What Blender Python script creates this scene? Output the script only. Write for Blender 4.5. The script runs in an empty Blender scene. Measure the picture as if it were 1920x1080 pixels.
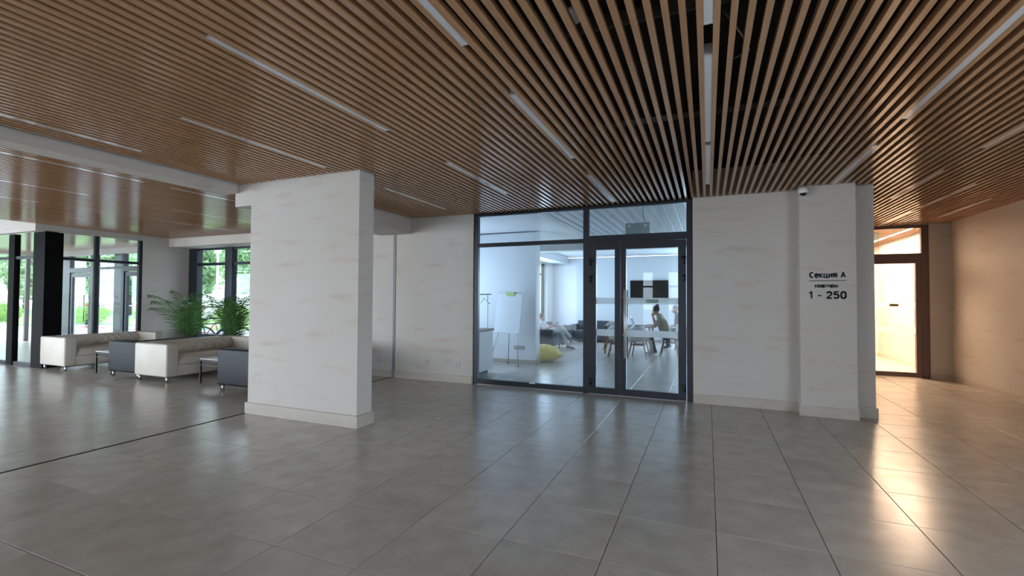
import bpy, bmesh, math, random
from mathutils import Vector, Matrix, noise
random.seed(7)
scene = bpy.context.scene
C = scene.collection
PI = math.pi

# ------------------------------------------------------------------ camera
YAW, PIT, ROLL, EYE = math.radians(22.684), math.radians(1.312), math.radians(.306), 1.457
fw = Vector((-math.sin(YAW)*math.cos(PIT), math.cos(YAW)*math.cos(PIT), math.sin(PIT)))
r0 = Vector((math.cos(YAW), math.sin(YAW), 0)); u0 = r0.cross(fw)
rt = r0*math.cos(ROLL)+u0*math.sin(ROLL); up = u0*math.cos(ROLL)-r0*math.sin(ROLL)
cd = bpy.data.cameras.new('camera'); cam = bpy.data.objects.new('camera', cd); C.objects.link(cam)
cd.sensor_width = 36; cd.lens = 876.4/1920*36; cd.clip_end = 400; cd.clip_start = .05
m = Matrix((rt, up, -fw)).transposed().to_4x4(); m.translation = Vector((0, 0, EYE)); cam.matrix_world = m
scene.camera = cam

# ------------------------------------------------------------------ world and daylight
w = bpy.data.worlds.new('overcast_sky'); scene.world = w; w.use_nodes = True
bg = w.node_tree.nodes['Background']
bg.inputs[0].default_value = (.76, .88, 1.0, 1); bg.inputs[1].default_value = 4.6

def area_light(name, loc, rot, sx, sy, power, col):
    l = bpy.data.lights.new(name, 'AREA'); l.shape = 'RECTANGLE'; l.size = sx; l.size_y = sy
    l.energy = power; l.color = col
    o = bpy.data.objects.new(name, l); C.objects.link(o); o.location = loc; o.rotation_euler = rot
    return o
DAY = (.86, .93, 1.0)
# added area lamps imitating daylight, set at unseen invented windows around the viewer
area_light('added_daylight_front', (-13.2, -3.35, 1.5), (PI/2, 0, 0), 7.4, 2.5, 430, DAY)
area_light('added_daylight_middle', (-6.9, -3.35, 1.5), (PI/2, 0, 0), 4.4, 2.5, 50, DAY)
area_light('added_daylight_right', (4.05, -.5, 1.5), (0, PI/2, 0), 2.5, 5.4, 68, DAY)
area_light('added_daylight_left', (-19.9, -.7, 1.5), (0, -PI/2, 0), 2.5, 4.4, 70, DAY)
# daylight through the meeting room windows
area_light('daylight_meeting_room', (.5, 16.5, 1.6), (-PI/2, 0, 0), 2.2, 2.3, 115, (.50, .72, 1.0))
area_light('daylight_alcove_window', (-5.2, 14.3, 1.6), (0, -PI/2, 0), 2.1, 3.2, 60, (.50, .72, 1.0))
area_light('added_daylight_meeting', (-5.3, 8.6, 1.7), (0, -PI/2, 0), 1.9, 2.0, 30, (.50, .72, 1.0))  # lamp added with its window to brighten the flip chart wall

scene.view_settings.view_transform = 'Standard'
scene.view_settings.look = 'None'
scene.view_settings.exposure = 0.6
scene.view_settings.gamma = 1.0
scene.view_settings.use_curve_mapping = False

# ------------------------------------------------------------------ materials
def lin(r, g, b):
    f = lambda c: (c/255/12.92) if c/255 <= .04045 else ((c/255+.055)/1.055)**2.4
    return (f(r), f(g), f(b), 1)
M = {}
def mat(name, col, rough=.6, metal=0., spec=.5, emit=None, es=0., var=0., vscale=(3, 3, 3), col2=None, bump=0., bscale=60, rand=0., coat=0.):
    """procedural principled material; var mixes col towards col2 with stretched noise, rand varies value per object"""
    mt = bpy.data.materials.new(name); mt.use_nodes = True; nt = mt.node_tree; n = nt.nodes; L = nt.links
    b = n['Principled BSDF']
    b.inputs['Base Color'].default_value = col; b.inputs['Roughness'].default_value = rough
    b.inputs['Metallic'].default_value = metal; b.inputs['Specular IOR Level'].default_value = spec
    if coat: b.inputs['Coat Weight'].default_value = coat; b.inputs['Coat Roughness'].default_value = .12
    if emit:
        b.inputs['Emission Color'].default_value = emit; b.inputs['Emission Strength'].default_value = es
    src = None
    if var or bump:
        tc = n.new('ShaderNodeTexCoord')
    if var:
        mp = n.new('ShaderNodeMapping'); mp.inputs['Scale'].default_value = vscale
        L.new(tc.outputs['Object'], mp.inputs[0])
        if rand:
            oi = n.new('ShaderNodeObjectInfo'); ml = n.new('ShaderNodeMath'); ml.operation = 'MULTIPLY'; ml.inputs[1].default_value = 37.
            L.new(oi.outputs['Random'], ml.inputs[0]); L.new(ml.outputs[0], mp.inputs['Location'])
        nz = n.new('ShaderNodeTexNoise'); nz.inputs['Scale'].default_value = 1.; nz.inputs['Detail'].default_value = 5
        L.new(mp.outputs[0], nz.inputs[0])
        rp = n.new('ShaderNodeValToRGB'); rp.color_ramp.elements[0].position = .5-var*.5; rp.color_ramp.elements[1].position = .5+var*.5
        L.new(nz.outputs[0], rp.inputs[0])
        rp.color_ramp.elements[0].color = col; rp.color_ramp.elements[1].color = col2 or col
        src = rp.outputs[0]
    if rand:
        oi2 = n.new('ShaderNodeObjectInfo'); mr = n.new('ShaderNodeMapRange')
        mr.inputs[3].default_value = 1-rand; mr.inputs[4].default_value = 1+rand
        L.new(oi2.outputs['Random'], mr.inputs[0])
        hs = n.new('ShaderNodeHueSaturation'); L.new(mr.outputs[0], hs.inputs['Value'])
        if src: L.new(src, hs.inputs['Color'])
        else: hs.inputs['Color'].default_value = col
        src = hs.outputs[0]
    if src: L.new(src, b.inputs['Base Color'])
    if bump:
        nb = n.new('ShaderNodeTexNoise'); nb.inputs['Scale'].default_value = bscale; nb.inputs['Detail'].default_value = 4
        L.new(tc.outputs['Object'], nb.inputs[0])
        bp = n.new('ShaderNodeBump'); bp.inputs['Strength'].default_value = bump; bp.inputs['Distance'].default_value = .01
        L.new(nb.outputs[0], bp.inputs['Height']); L.new(bp.outputs[0], b.inputs['Normal'])
    M[name] = mt
    return mt

def plaster(name, base, streak):
    """pale brushed lime plaster with short horizontal ochre strokes"""
    mt = bpy.data.materials.new(name); mt.use_nodes = True; nt = mt.node_tree; n = nt.nodes; L = nt.links
    b = n['Principled BSDF']; b.inputs['Roughness'].default_value = .62; b.inputs['Specular IOR Level'].default_value = .3
    tc = n.new('ShaderNodeTexCoord')
    def nz(scale, lo, hi, det=3):
        mp = n.new('ShaderNodeMapping'); mp.inputs['Scale'].default_value = scale; L.new(tc.outputs['Object'], mp.inputs[0])
        t = n.new('ShaderNodeTexNoise'); t.inputs['Scale'].default_value = 1; t.inputs['Detail'].default_value = det; L.new(mp.outputs[0], t.inputs[0])
        r = n.new('ShaderNodeMapRange'); r.inputs[1].default_value = lo; r.inputs[2].default_value = hi; r.interpolation_type = 'SMOOTHSTEP'
        L.new(t.outputs[0], r.inputs[0]); return r.outputs[0], t.outputs[0]
    s1, _ = nz((2.0, 2.0, 8.5), .54, .80, 2)
    s2, _ = nz((.6, .6, .5), .25, .75, 2)
    fine, fr = nz((40, 40, 60), .2, .8, 3)
    mx = n.new('ShaderNodeMix'); mx.data_type = 'RGBA'; mx.inputs['A'].default_value = base; mx.inputs['B'].default_value = streak
    ml = n.new('ShaderNodeMath'); ml.operation = 'MULTIPLY'; ml.inputs[1].default_value = .38; L.new(s1, ml.inputs[0]); L.new(ml.outputs[0], mx.inputs['Factor'])
    mx2 = n.new('ShaderNodeMix'); mx2.data_type = 'RGBA'; mx2.blend_type = 'MULTIPLY'; L.new(mx.outputs['Result'], mx2.inputs['A'])
    mx2.inputs['B'].default_value = (.93, .90, .86, 1)
    L.new(s2, mx2.inputs['Factor']); L.new(mx2.outputs['Result'], b.inputs['Base Color'])
    bp = n.new('ShaderNodeBump'); bp.inputs['Strength'].default_value = .12; bp.inputs['Distance'].default_value = .004
    L.new(fr, bp.inputs['Height']); L.new(bp.outputs[0], b.inputs['Normal'])
    M[name] = mt
plaster('plaster', lin(198, 193, 188), lin(176, 152, 130))
mat('plinth', lin(188, 181, 172), .5, var=.6, vscale=(5, 5, 12), col2=lin(174, 164, 152))
mat('white_paint', lin(226, 228, 230), .6)
mat('tile', lin(186, 180, 172), .25, spec=.7, var=.55, vscale=(5.5, 5.5, 5.5), col2=lin(166, 158, 149), bump=.05, bscale=25, rand=.06)
mat('tile_bed', lin(46, 43, 41), .8)
mat('strip_grey', lin(120, 120, 124), .5)
mat('handle_steel', lin(226, 222, 214), .38, metal=.55)
mat('joint_metal', lin(52, 50, 50), .4, metal=.5)
mat('wood_slat', lin(186, 146, 110), .17, spec=.55, var=.8, vscale=(60, 2.2, 60), col2=lin(162, 123, 89), rand=.06)
mat('white_slat', lin(225, 228, 232), .45)
mat('void', lin(30, 27, 26), .9)
mat('duct', lin(44, 42, 42), .6)
mat('dark_frame', lin(34, 38, 48), .35, spec=.5)
mat('brown_frame', lin(104, 84, 80), .4)
mat('black_post', lin(5, 5, 6), .55, spec=.1)
mat('chrome', lin(214, 214, 216), .18, metal=1.)
mat('steel', lin(170, 172, 176), .35, metal=1.)
mat('black_plastic', lin(20, 20, 22), .4)
mat('dark_sign', lin(24, 24, 32), .5)
mat('white_plastic', lin(235, 235, 234), .4)
mat('lamp_housing', lin(190, 190, 192), .4)
mat('diffuser', lin(214, 218, 224), .08, spec=.6)
mat('warm_diffuser', lin(255, 236, 214), .3, emit=(1., .68, .45, 1), es=390.)
mat('cream_leather', lin(200, 194, 184), .38, spec=.5, var=.6, vscale=(4, 4, 4), col2=lin(186, 178, 166), bump=.05, bscale=90)
mat('navy_fabric', lin(21, 26, 36), .5, spec=.3, var=.7, vscale=(6, 6, 6), col2=lin(17, 21, 29), bump=.1, bscale=160)
mat('charcoal_fabric', lin(62, 66, 76), .7, bump=.1, bscale=160)
mat('dark_metal', lin(32, 32, 36), .4, metal=.4)
mat('pale_top', lin(206, 210, 214), .15, spec=.6)
mat('leaf', lin(60, 98, 52), .38, spec=.5, var=.8, vscale=(5, 5, 5), col2=lin(92, 132, 70), rand=.2)
mat('stem', lin(92, 118, 60), .5)
mat('pot', lin(38, 42, 50), .4)
mat('soil', lin(60, 46, 36), .9)
mat('yellow_fabric', lin(222, 206, 92), .6, bump=.08, bscale=70, var=.6, vscale=(5, 5, 5), col2=lin(206, 186, 70))
mat('orange_fabric', lin(214, 120, 70), .6)
mat('paper', lin(238, 242, 246), .6)
mat('note_green', lin(186, 222, 132), .6)
mat('wood_top', lin(122, 90, 72), .45, var=.7, vscale=(3, 20, 3), col2=lin(104, 76, 60))
mat('chair_wood', lin(150, 104, 74), .45, var=.7, vscale=(8, 8, 30), col2=lin(128, 86, 60))
mat('shell', lin(226, 226, 220), .38)
mat('screen', lin(16, 15, 15), .16)
mat('table_top', lin(74, 70, 70), .4)
mat('skin', lin(206, 158, 132), .55)
mat('hair_dark', lin(36, 28, 26), .5)
mat('hair_brown', lin(96, 70, 54), .55)
mat('shirt_white', lin(212, 214, 222), .7, bump=.1, bscale=40)
mat('shirt_olive', lin(164, 158, 134), .7, bump=.1, bscale=40)
mat('shirt_grey', lin(96, 100, 112), .7, bump=.1, bscale=40)
mat('trousers_pale', lin(196, 196, 196), .7, bump=.1, bscale=40)
mat('trousers_dark', lin(52, 56, 70), .7)
mat('shoe_blue', lin(70, 82, 104), .6)
mat('shoe_sole', lin(226, 228, 230), .5)
mat('eye', lin(30, 26, 24), .2)
mat('lips', lin(170, 104, 92), .5)
mat('green_sign', lin(28, 120, 96), .4)
mat('olive_sign', lin(122, 110, 62), .4)
mat('tan_panel', lin(196, 168, 132), .6)
mat('red_tape', lin(214, 62, 52), .5)
mat('rubber', lin(24, 24, 26), .6)
mat('bike_blue', lin(70, 96, 140), .35)
mat('bike_red', lin(198, 92, 70), .35)
# outdoors
mat('paving', lin(176, 178, 180), .8, var=.6, vscale=(.8, .8, .8), col2=lin(160, 162, 166))
mat('asphalt', lin(140, 146, 154), .85, var=.6, vscale=(.5, .5, .5), col2=lin(128, 134, 142))
mat('grass', lin(146, 188, 108), .8, var=.8, vscale=(1.5, 1.5, 1.5), col2=lin(120, 166, 88))
mat('tree_leaf', lin(182, 206, 168), .6, var=.8, vscale=(.9, .9, .9), col2=lin(138, 174, 126), rand=.12)
mat('hedge_leaf', lin(110, 158, 62), .6, var=.8, vscale=(2, 2, 2), col2=lin(150, 186, 78), rand=.1)
mat('bark', lin(92, 80, 70), .8, bump=.3, bscale=20)
mat('white_fence', lin(230, 232, 234), .6)
mat('concrete_cladding', lin(150, 156, 166), .7, var=.6, vscale=(2, 2, 2), col2=lin(138, 144, 154))

def glass_mat(name, tint, refl=1.0):
    mt = bpy.data.materials.new(name); mt.use_nodes = True; nt = mt.node_tree; n = nt.nodes; L = nt.links
    n.remove(n['Principled BSDF']); out = n['Material Output']
    tr = n.new('ShaderNodeBsdfTransparent'); tr.inputs[0].default_value = tint
    gl = n.new('ShaderNodeBsdfGlossy'); gl.inputs['Roughness'].default_value = .0; gl.inputs[0].default_value = (1, 1, 1, 1)
    fr = n.new('ShaderNodeFresnel'); ge = n.new('ShaderNodeNewGeometry'); io = n.new('ShaderNodeMath'); io.operation = 'MULTIPLY_ADD'
    io.inputs[1].default_value = 1/1.45-1.45; io.inputs[2].default_value = 1.45; L.new(ge.outputs['Backfacing'], io.inputs[0]); L.new(io.outputs[0], fr.inputs[0])
    ml = n.new('ShaderNodeMath'); ml.operation = 'MULTIPLY'; ml.inputs[1].default_value = refl; L.new(fr.outputs[0], ml.inputs[0])
    mx = n.new('ShaderNodeMixShader'); L.new(ml.outputs[0], mx.inputs[0]); L.new(tr.outputs[0], mx.inputs[1]); L.new(gl.outputs[0], mx.inputs[2])
    L.new(mx.outputs[0], out.inputs[0]); M[name] = mt
glass_mat('glass', (.95, .97, .98, 1))
glass_mat('tinted_glass', (.34, .38, .39, 1))
def frost_mat(name, k):
    mt = bpy.data.materials.new(name); mt.use_nodes = True; nt = mt.node_tree; n = nt.nodes; L = nt.links
    n.remove(n['Principled BSDF']); out = n['Material Output']
    tr = n.new('ShaderNodeBsdfTransparent'); df = n.new('ShaderNodeBsdfDiffuse'); df.inputs[0].default_value = (.8, .84, .86, 1)
    tl = n.new('ShaderNodeBsdfTranslucent'); tl.inputs[0].default_value = (.85, .88, .9, 1)
    m1 = n.new('ShaderNodeMixShader'); m1.inputs[0].default_value = .55; L.new(df.outputs[0], m1.inputs[1]); L.new(tl.outputs[0], m1.inputs[2])
    m2 = n.new('ShaderNodeMixShader'); m2.inputs[0].default_value = k; L.new(tr.outputs[0], m2.inputs[1]); L.new(m1.outputs[0], m2.inputs[2])
    L.new(m2.outputs[0], out.inputs[0]); M[name] = mt
frost_mat('frosted_film', .62)
frost_mat('acrylic', .85)
M['acrylic'].node_tree.nodes['Diffuse BSDF'].inputs[0].default_value = (.32, .36, .37, 1); M['acrylic'].node_tree.nodes['Translucent BSDF'].inputs[0].default_value = (.40, .45, .46, 1)

# ------------------------------------------------------------------ helpers
class MB:
    """collects geometry; build() links it as ONE mesh object"""
    def __init__(s): s.v = []; s.f = []; s.sm = []
    def add(s, vs, fs, smooth=False):
        k = len(s.v); s.v += [tuple(p) for p in vs]; s.f += [tuple(i+k for i in q) for q in fs]; s.sm += [smooth]*len(fs); return s
    def box(s, x0, x1, y0, y1, z0, z1):
        vs = [(x, y, z) for z in (z0, z1) for y in (y0, y1) for x in (x0, x1)]
        return s.add(vs, [(0, 2, 3, 1), (4, 5, 7, 6), (0, 1, 5, 4), (2, 6, 7, 3), (0, 4, 6, 2), (1, 3, 7, 5)])
    def rbox(s, x0, x1, y0, y1, z0, z1, r=.02, seg=3):
        bm = bmesh.new(); bmesh.ops.create_cube(bm, size=1.)
        for v in bm.verts: v.co = Vector(((x0+x1)/2+v.co.x*(x1-x0), (y0+y1)/2+v.co.y*(y1-y0), (z0+z1)/2+v.co.z*(z1-z0)))
        bmesh.ops.bevel(bm, geom=bm.edges[:]+bm.verts[:], offset=r, segments=seg, profile=.5, affect='EDGES')
        bm.verts.index_update()
        s.add([v.co for v in bm.verts], [[v.index for v in f.verts] for f in bm.faces], True); bm.free(); return s
    def tube(s, pts, r, seg=8, cap=True):
        pts = [Vector(p) for p in pts]; n = len(pts); rs = r if isinstance(r, (list, tuple)) else [r]*n
        vs = []; fs = []
        t0 = (pts[1]-pts[0]).normalized(); a = Vector((0, 0, 1)) if abs(t0.z) < .9 else Vector((1, 0, 0)); nx = t0.cross(a).normalized()
        for i, p in enumerate(pts):
            t = (pts[min(i+1, n-1)]-pts[max(i-1, 0)]).normalized()
            nx = (nx-t*nx.dot(t)).normalized(); ny = t.cross(nx)
            for k in range(seg):
                q = 2*PI*k/seg; vs.append(p+nx*rs[i]*math.cos(q)+ny*rs[i]*math.sin(q))
        for i in range(n-1):
            for k in range(seg): fs.append((i*seg+k, i*seg+(k+1) % seg, (i+1)*seg+(k+1) % seg, (i+1)*seg+k))
        if cap: fs += [tuple(range(seg))[::-1], tuple(range((n-1)*seg, n*seg))]
        return s.add(vs, fs, True)
    def lathe(s, prof, c=(0, 0, 0), seg=20, axis='z'):
        vs = []; fs = []; n = len(prof)
        for r, h in prof:
            for k in range(seg):
                q = 2*PI*k/seg; x, y = r*math.cos(q), r*math.sin(q)
                vs.append((c[0]+x, c[1]+y, c[2]+h) if axis == 'z' else (c[0]+x, c[1]+h, c[2]+y))
        for i in range(n-1):
            for k in range(seg):
                q = (i*seg+k, i*seg+(k+1) % seg, (i+1)*seg+(k+1) % seg, (i+1)*seg+k); fs.append(q if axis == 'z' else q[::-1])
        return s.add(vs, fs, True)
    def ball(s, c, r, seg=14, rings=9):
        r = r if isinstance(r, (list, tuple)) else (r, r, r); vs = []; fs = []
        for i in range(rings+1):
            th = PI*i/rings
            for k in range(seg):
                ph = 2*PI*k/seg; vs.append((c[0]+r[0]*math.sin(th)*math.cos(ph), c[1]+r[1]*math.sin(th)*math.sin(ph), c[2]-r[2]*math.cos(th)))
        for i in range(rings):
            for k in range(seg): fs.append((i*seg+k, i*seg+(k+1) % seg, (i+1)*seg+(k+1) % seg, (i+1)*seg+k))
        return s.add(vs, fs, True)
    def grid(s, nu, nv, fn, smooth=True, flip=False):
        vs = [fn(i/nu, j/nv) for j in range(nv+1) for i in range(nu+1)]; fs = []
        for j in range(nv):
            for i in range(nu):
                q = (j*(nu+1)+i, j*(nu+1)+i+1, (j+1)*(nu+1)+i+1, (j+1)*(nu+1)+i); fs.append(q[::-1] if flip else q)
        return s.add(vs, fs, smooth)
    def mesh(s, name, material):
        me = bpy.data.meshes.new(name); me.from_pydata(s.v, [], s.f); me.polygons.foreach_set('use_smooth', s.sm)
        me.materials.append(M[material] if isinstance(material, str) else material); me.update(); return me
    def build(s, name, material, parent=None, loc=None):
        o = bpy.data.objects.new(name, s.mesh(name, material)); C.objects.link(o)
        if parent: o.parent = parent
        if loc: o.location = loc
        return o
def tag(o, label=None, cat=None, group=None, kind=None):
    if label: o['label'] = label
    if cat: o['category'] = cat
    if group: o['group'] = group
    if kind: o['kind'] = kind
    return o
def thing(name, label, cat, loc=(0, 0, 0), rz=0, group=None):
    o = bpy.data.objects.new(name, None); C.objects.link(o); o.location = loc; o.rotation_euler = (0, 0, rz); o.empty_display_size = .1
    return tag(o, label, cat, group)
def frame_root(name, label=None, loc=(0, 0, 0)):
    o = bpy.data.objects.new(name, None); C.objects.link(o); o.location = loc
    return tag(o, label, None, None, 'structure')
def bx(name, b, material, parent=None): return MB().box(*b).build(name, material, parent)
def struct(name, b, material, label=None):
    bs = b if isinstance(b, list) else [b]; mb = MB()
    for q in bs: mb.box(*q)
    return tag(mb.build(name, material), label, None, None, 'structure')
def bevel(o, wd=.004, seg=2):
    md = o.modifiers.new('bevel', 'BEVEL'); md.width = wd; md.segments = seg; md.limit_method = 'ANGLE'; return o
def inst(name, me, parent, loc, rz=0):
    o = bpy.data.objects.new(name, me); C.objects.link(o); o.parent = parent; o.location = loc; o.rotation_euler = (0, 0, rz); return o

# ------------------------------------------------------------------ floor
ZC = 2.90                      # underside of the slats
floor = struct('floor', [(-20.2, 4.16, -3.5, 7.3, -.1, -.006), (-20.2, -5.4, 7.3, 8.1, -.1, -.006), (1.8, 4.16, 7.3, 15.3, -.1, -.006), (-5.4, 1.8, 7.3, 16.8, -.1, -.006)], 'tile_bed', 'grey brown stone tile floor of the lobby')
def to_px(p):
    d = Vector(p)-Vector((0, 0, EYE)); z = d.dot(fw)
    if z < .3: return None
    return 960+876.4*d.dot(rt)/z, 540-876.4*d.dot(up)/z
GX, GY, T = .045, 2.027, .6
cells = []
for i in range(-34, 8):
    for j in range(-10, 25):
        x0, x1, y0, y1 = GX+i*T, GX+i*T+T, GY+j*T, GY+j*T+T
        if x0 < -5.385 < x1:
            xs = [(x0, -5.392), (-5.374, x1)]
        else: xs = [(x0, x1)]
        for a, b in xs:
            a2, b2, c2, d2 = max(a, -20.1), min(b, 4.16), max(y0, -3.4), y1
            cx, cy = (a2+b2)/2, (c2+d2)/2
            if b2-a2 < .03: continue
            if cx < -5.4 and cy > 7.3:
                if cy > 8.2: continue
                d2 = min(d2, 8.05)
            if cx > 1.8:
                if cy > 15.1: continue
                d2 = min(d2, 15.12)
            d2 = min(d2, 16.65)
            if d2-c2 < .03: continue
            q = to_px((cx, cy, 0)); dist = math.hypot(cx, cy)
            vis = q and -150 < q[0] < 2070 and q[1] < 1250 and cy < 7.0 and not (cx < -3.4 and cy > 4.6 and cx > -6.5)
            cells.append((dist if vis else 999+dist, a2, b2, c2, d2))
cells.sort()
tile_cache = {}
def tile_mb(hx, hy, g=.0024):
    return MB().add([(-hx+g, -hy+g, -.008), (hx-g, -hy+g, -.008), (hx-g, hy-g, -.008), (-hx+g, hy-g, -.008),
                     (-hx+g, -hy+g, -.0014), (hx-g, -hy+g, -.0014), (hx-g, hy-g, -.0014), (-hx+g, hy-g, -.0014),
                     (-hx+g+.0014, -hy+g+.0014, 0), (hx-g-.0014, -hy+g+.0014, 0), (hx-g-.0014, hy-g-.0014, 0), (-hx+g+.0014, hy-g-.0014, 0)],
                    [(0, 1, 5, 4), (1, 2, 6, 5), (2, 3, 7, 6), (3, 0, 4, 7), (4, 5, 9, 8), (5, 6, 10, 9), (6, 7, 11, 10), (7, 4, 8, 11), (8, 9, 10, 11)])
rest = MB()
for k, (dist, a, b, c, d) in enumerate(cells):
    hx, hy = (b-a)/2, (d-c)/2
    if k < 298 and dist < 999:
        key = (round(hx, 3), round(hy, 3))
        if key not in tile_cache: tile_cache[key] = tile_mb(hx, hy).mesh('tile', 'tile')
        inst('tile', tile_cache[key], floor, ((a+b)/2, (c+d)/2, 0))
    else:
        t = tile_mb(hx, hy); rest.add([(x+(a+b)/2, y+(c+d)/2, z) for x, y, z in t.v], t.f)
tag(rest.build('floor_tiling', 'tile', floor), None, None, None, 'stuff')
bx('expansion_joint', (-5.391, -5.375, -3.4, 4.17, -.006, .0015), 'joint_metal', floor)
bx('expansion_joint', (-5.391, -5.375, 4.46, 7.12, -.006, .0015), 'joint_metal', floor)

# ------------------------------------------------------------------ ceiling of slats
ceiling = struct('ceiling', [(-20.2, 4.2, -3.5, 7.3, 3.45, 3.6), (1.8, 4.2, 7.3, 15.4, 3.45, 3.6), (-20.2, -5.4, 7.3, 8.2, 3.45, 3.6)], 'void', 'slatted wooden ceiling with a dark void above')
PITCH, SW, SH = .08, .033, .045
slat_cache = {}
def slat(x, y0, y1, material='wood_slat', z=ZC):
    key = (round(y1-y0, 3), material)
    if key not in slat_cache: slat_cache[key] = MB().box(-SW/2, SW/2, 0, y1-y0, 0, SH).mesh('slat', material)
    inst('slat', slat_cache[key], ceiling, (x, y0, z))
def gapx(k): return .01+k*PITCH          # centre of gap k
for k in range(-69, 52):
    x = gapx(k)+PITCH/2
    if x > 4.14: continue
    if x < 1.96:
        y1 = 7.10 if not 1.05 < x < 1.73 else 6.87
        if x > -.22 and x < 1.05: y1 = 7.08
        if 1.70 < x < 1.96: y1 = 7.06
    else: y1 = 11.06
    if -5.67 < x < -4.98:
        slat(x, -2.6, 4.16)
    elif -4.98 <= x < -3.63:
        slat(x, -2.6, 4.16); slat(x, 4.47, y1)
    else: slat(x, -2.6, y1)
for k in range(-154, -73):
    x = gapx(k)+PITCH/2
    slat(x, -2.6, 5.0 if x < -12.42 else 7.42)
for k in range(24, 51):
    x = gapx(k)+PITCH/2
    slat(x, 11.22, 15.05)
# services in the void
dm = MB().tube([(-4.5, 2.95, 3.25), (4.1, 2.95, 3.25)], .06, 10); dm.build('conduit', 'duct', ceiling)
MB().box(-4.5, 4.1, 4.6, 4.75, 3.2, 3.3).build('cable_tray', 'duct', ceiling)
MB().tube([(.10, 3.2, 3.28), (.14, 3.0, 3.1), (.2, 3.05, 3.02), (.26, 3.4, 3.1), (.2, 3.9, 3.3)], .006, 6).build('cable', 'lamp_housing', ceiling)

# ceiling lights
def ceiling_light(x, y0, y1, label, lit=False):
    t = thing('ceiling_light', label, 'ceiling light', (x, (y0+y1)/2, ZC), 0, 'linear ceiling lights between the slats')
    h = (y1-y0)/2
    bx('housing', (-.0235, .0235, -h, h, .012, .075), 'lamp_housing', t)
    MB().box(-.0225, .0225, -h+.004, h-.004, .002, .012).build('diffuser', 'warm_diffuser' if lit else 'diffuser', t)
    for s in (-1, 1): bx('end_cap', (-.0235, .0235, s*h-.004, s*h+.004, .0, .075), 'lamp_housing', t)
    for s in (-1, 1): MB().tube([(0, s*h*.6, .075), (0, s*h*.6, .55)], .003, 6).build('hanger_wire', 'dark_metal', t)
    return t
G = lambda x: gapx(round((x-.01)/PITCH))
for x, a, b, lab in [
    (-1.27, .75, 2.32, 'pale ceiling light strip cut by the top edge, left of centre'),
    (-1.27, 3.04, 4.64, 'bluish ceiling light strip pointing at the glass partition, middle of its line'),
    (-1.27, 5.36, 6.95, 'short looking light strip ending right above the glass door transom'),
    (-2.55, 1.72, 3.27, 'long pale light strip crossing the upper left ceiling'),
    (-2.55, 4.31, 5.88, 'light strip above and right of the column, nearer the glass partition'),
    (-3.92, 2.43, 3.95, 'light strip ending just above the top of the column'),
    (-3.92, 5.0, 6.54, 'light strip behind the column above the plain back wall'),
    (-5.19, 1.25, 2.83, 'light strip with bright window glints alongside the long beam'),
    (.01, 1.02, 2.62, 'light strip at the very top edge on the vertical line of the ceiling'),
    (.01, 2.97, 4.60, 'middle light strip of the vertical line beside the loose cable'),
    (.01, 4.73, 6.30, 'last light strip of the vertical line before the lettered wall'),
    (1.41, 3.0, 4.59, 'light strip in the upper right corner, far end warmly lit'),
    (1.45, 5.31, 6.85, 'dim light strip above the lettered pier'),
    (2.41, 4.15, 5.74, 'light strip cut by the right edge above the corridor'),
    (2.41, 6.62, 8.15, 'light strip over the corridor mouth nearest the lettered pier'),
    (3.07, 7.51, 9.08, 'light strip halfway along the corridor ceiling'),
    (3.07, 9.42, 11.0, 'light strip just in front of the corridor glass door'),
    (3.73, 8.68, 10.23, 'light strip closest to the warm right hand wall'),
    (-6.57, 2.0, 3.61, 'first light strip beyond the beam on the seating side'),
    (-6.57, 3.95, 5.5, 'light strip beyond the beam leading towards the column'),
    (-8.13, 2.2, 3.79, 'glinting light strip over the open floor of the seating bay'),
    (-8.13, 4.96, 6.5, 'light strip above the navy sofa next to the column'),
    (-9.53, 5.55, 7.1, 'light strip closest to the bay window lintel'),
    (-9.53, 2.2, 3.79, 'farthest light strip on the seating bay ceiling'),
]:
    ceiling_light(G(x), a, b, lab)
ceiling_light(G(3.77), 11.4, 13.0, 'glowing warm light strip behind the corridor door transom', True)
ceiling_light(G(3.77), 13.1, 14.7, 'second glowing warm strip deeper in the lit corridor', True)
ceiling_light(G(2.49), 11.9, 13.5, 'lit warm strip hidden behind the lettered pier inside corridor', True)

ceiling_light(G(2.17), 11.35, 12.9, 'added unseen warm strip close to the corridor left wall, just inside the door', True)  # extra strips out of view, added to brighten the right wall
ceiling_light(G(2.17), 13.2, 14.75, 'added unseen warm strip close to the corridor left wall, at the far end', True)

# ------------------------------------------------------------------ walls
struct('wall_back', [(-8.9, -3.71, 7.14, 7.34, 0, 3.45)], 'plaster', 'brushed plaster wall left of the glass partition')
struct('wall_section', [(-.19, 1.09, 7.13, 7.33, 0, 3.3)], 'plaster', 'brushed plaster wall right of the glass door')
struct('wall_pier', [(1.09, 1.69, 6.92, 7.33, 0, 3.3), (1.69, 1.92, 7.10, 7.33, 0, 3.3)], 'plaster', 'plaster pier carrying the section lettering')
struct('wall_corridor', [(1.72, 1.92, 7.33, 15.1, 0, 3.45)], 'plaster', 'left wall of the corridor behind the pier')
struct('wall_right', [(4.16, 4.36, 2.3, 15.3, 0, 3.45), (4.16, 4.36, -3.6, -3.3, 0, 3.45), (4.16, 4.36, -3.3, 2.3, 2.8, 3.45), (4.16, 4.36, -3.3, 2.3, 0, .15)], 'plaster', 'warmly lit plaster wall along the right')
struct('wall_corridor_end', [(1.72, 4.16, 15.1, 15.3, 0, 3.45)], 'plaster', 'end wall of the lit corridor')
struct('wall_stub', [(3.84, 4.16, 11.06, 11.2, 0, 2.9), (1.92, 4.16, 11.08, 11.18, 2.9, 3.45)], 'plaster', 'short plaster return beside the corridor door')
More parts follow.
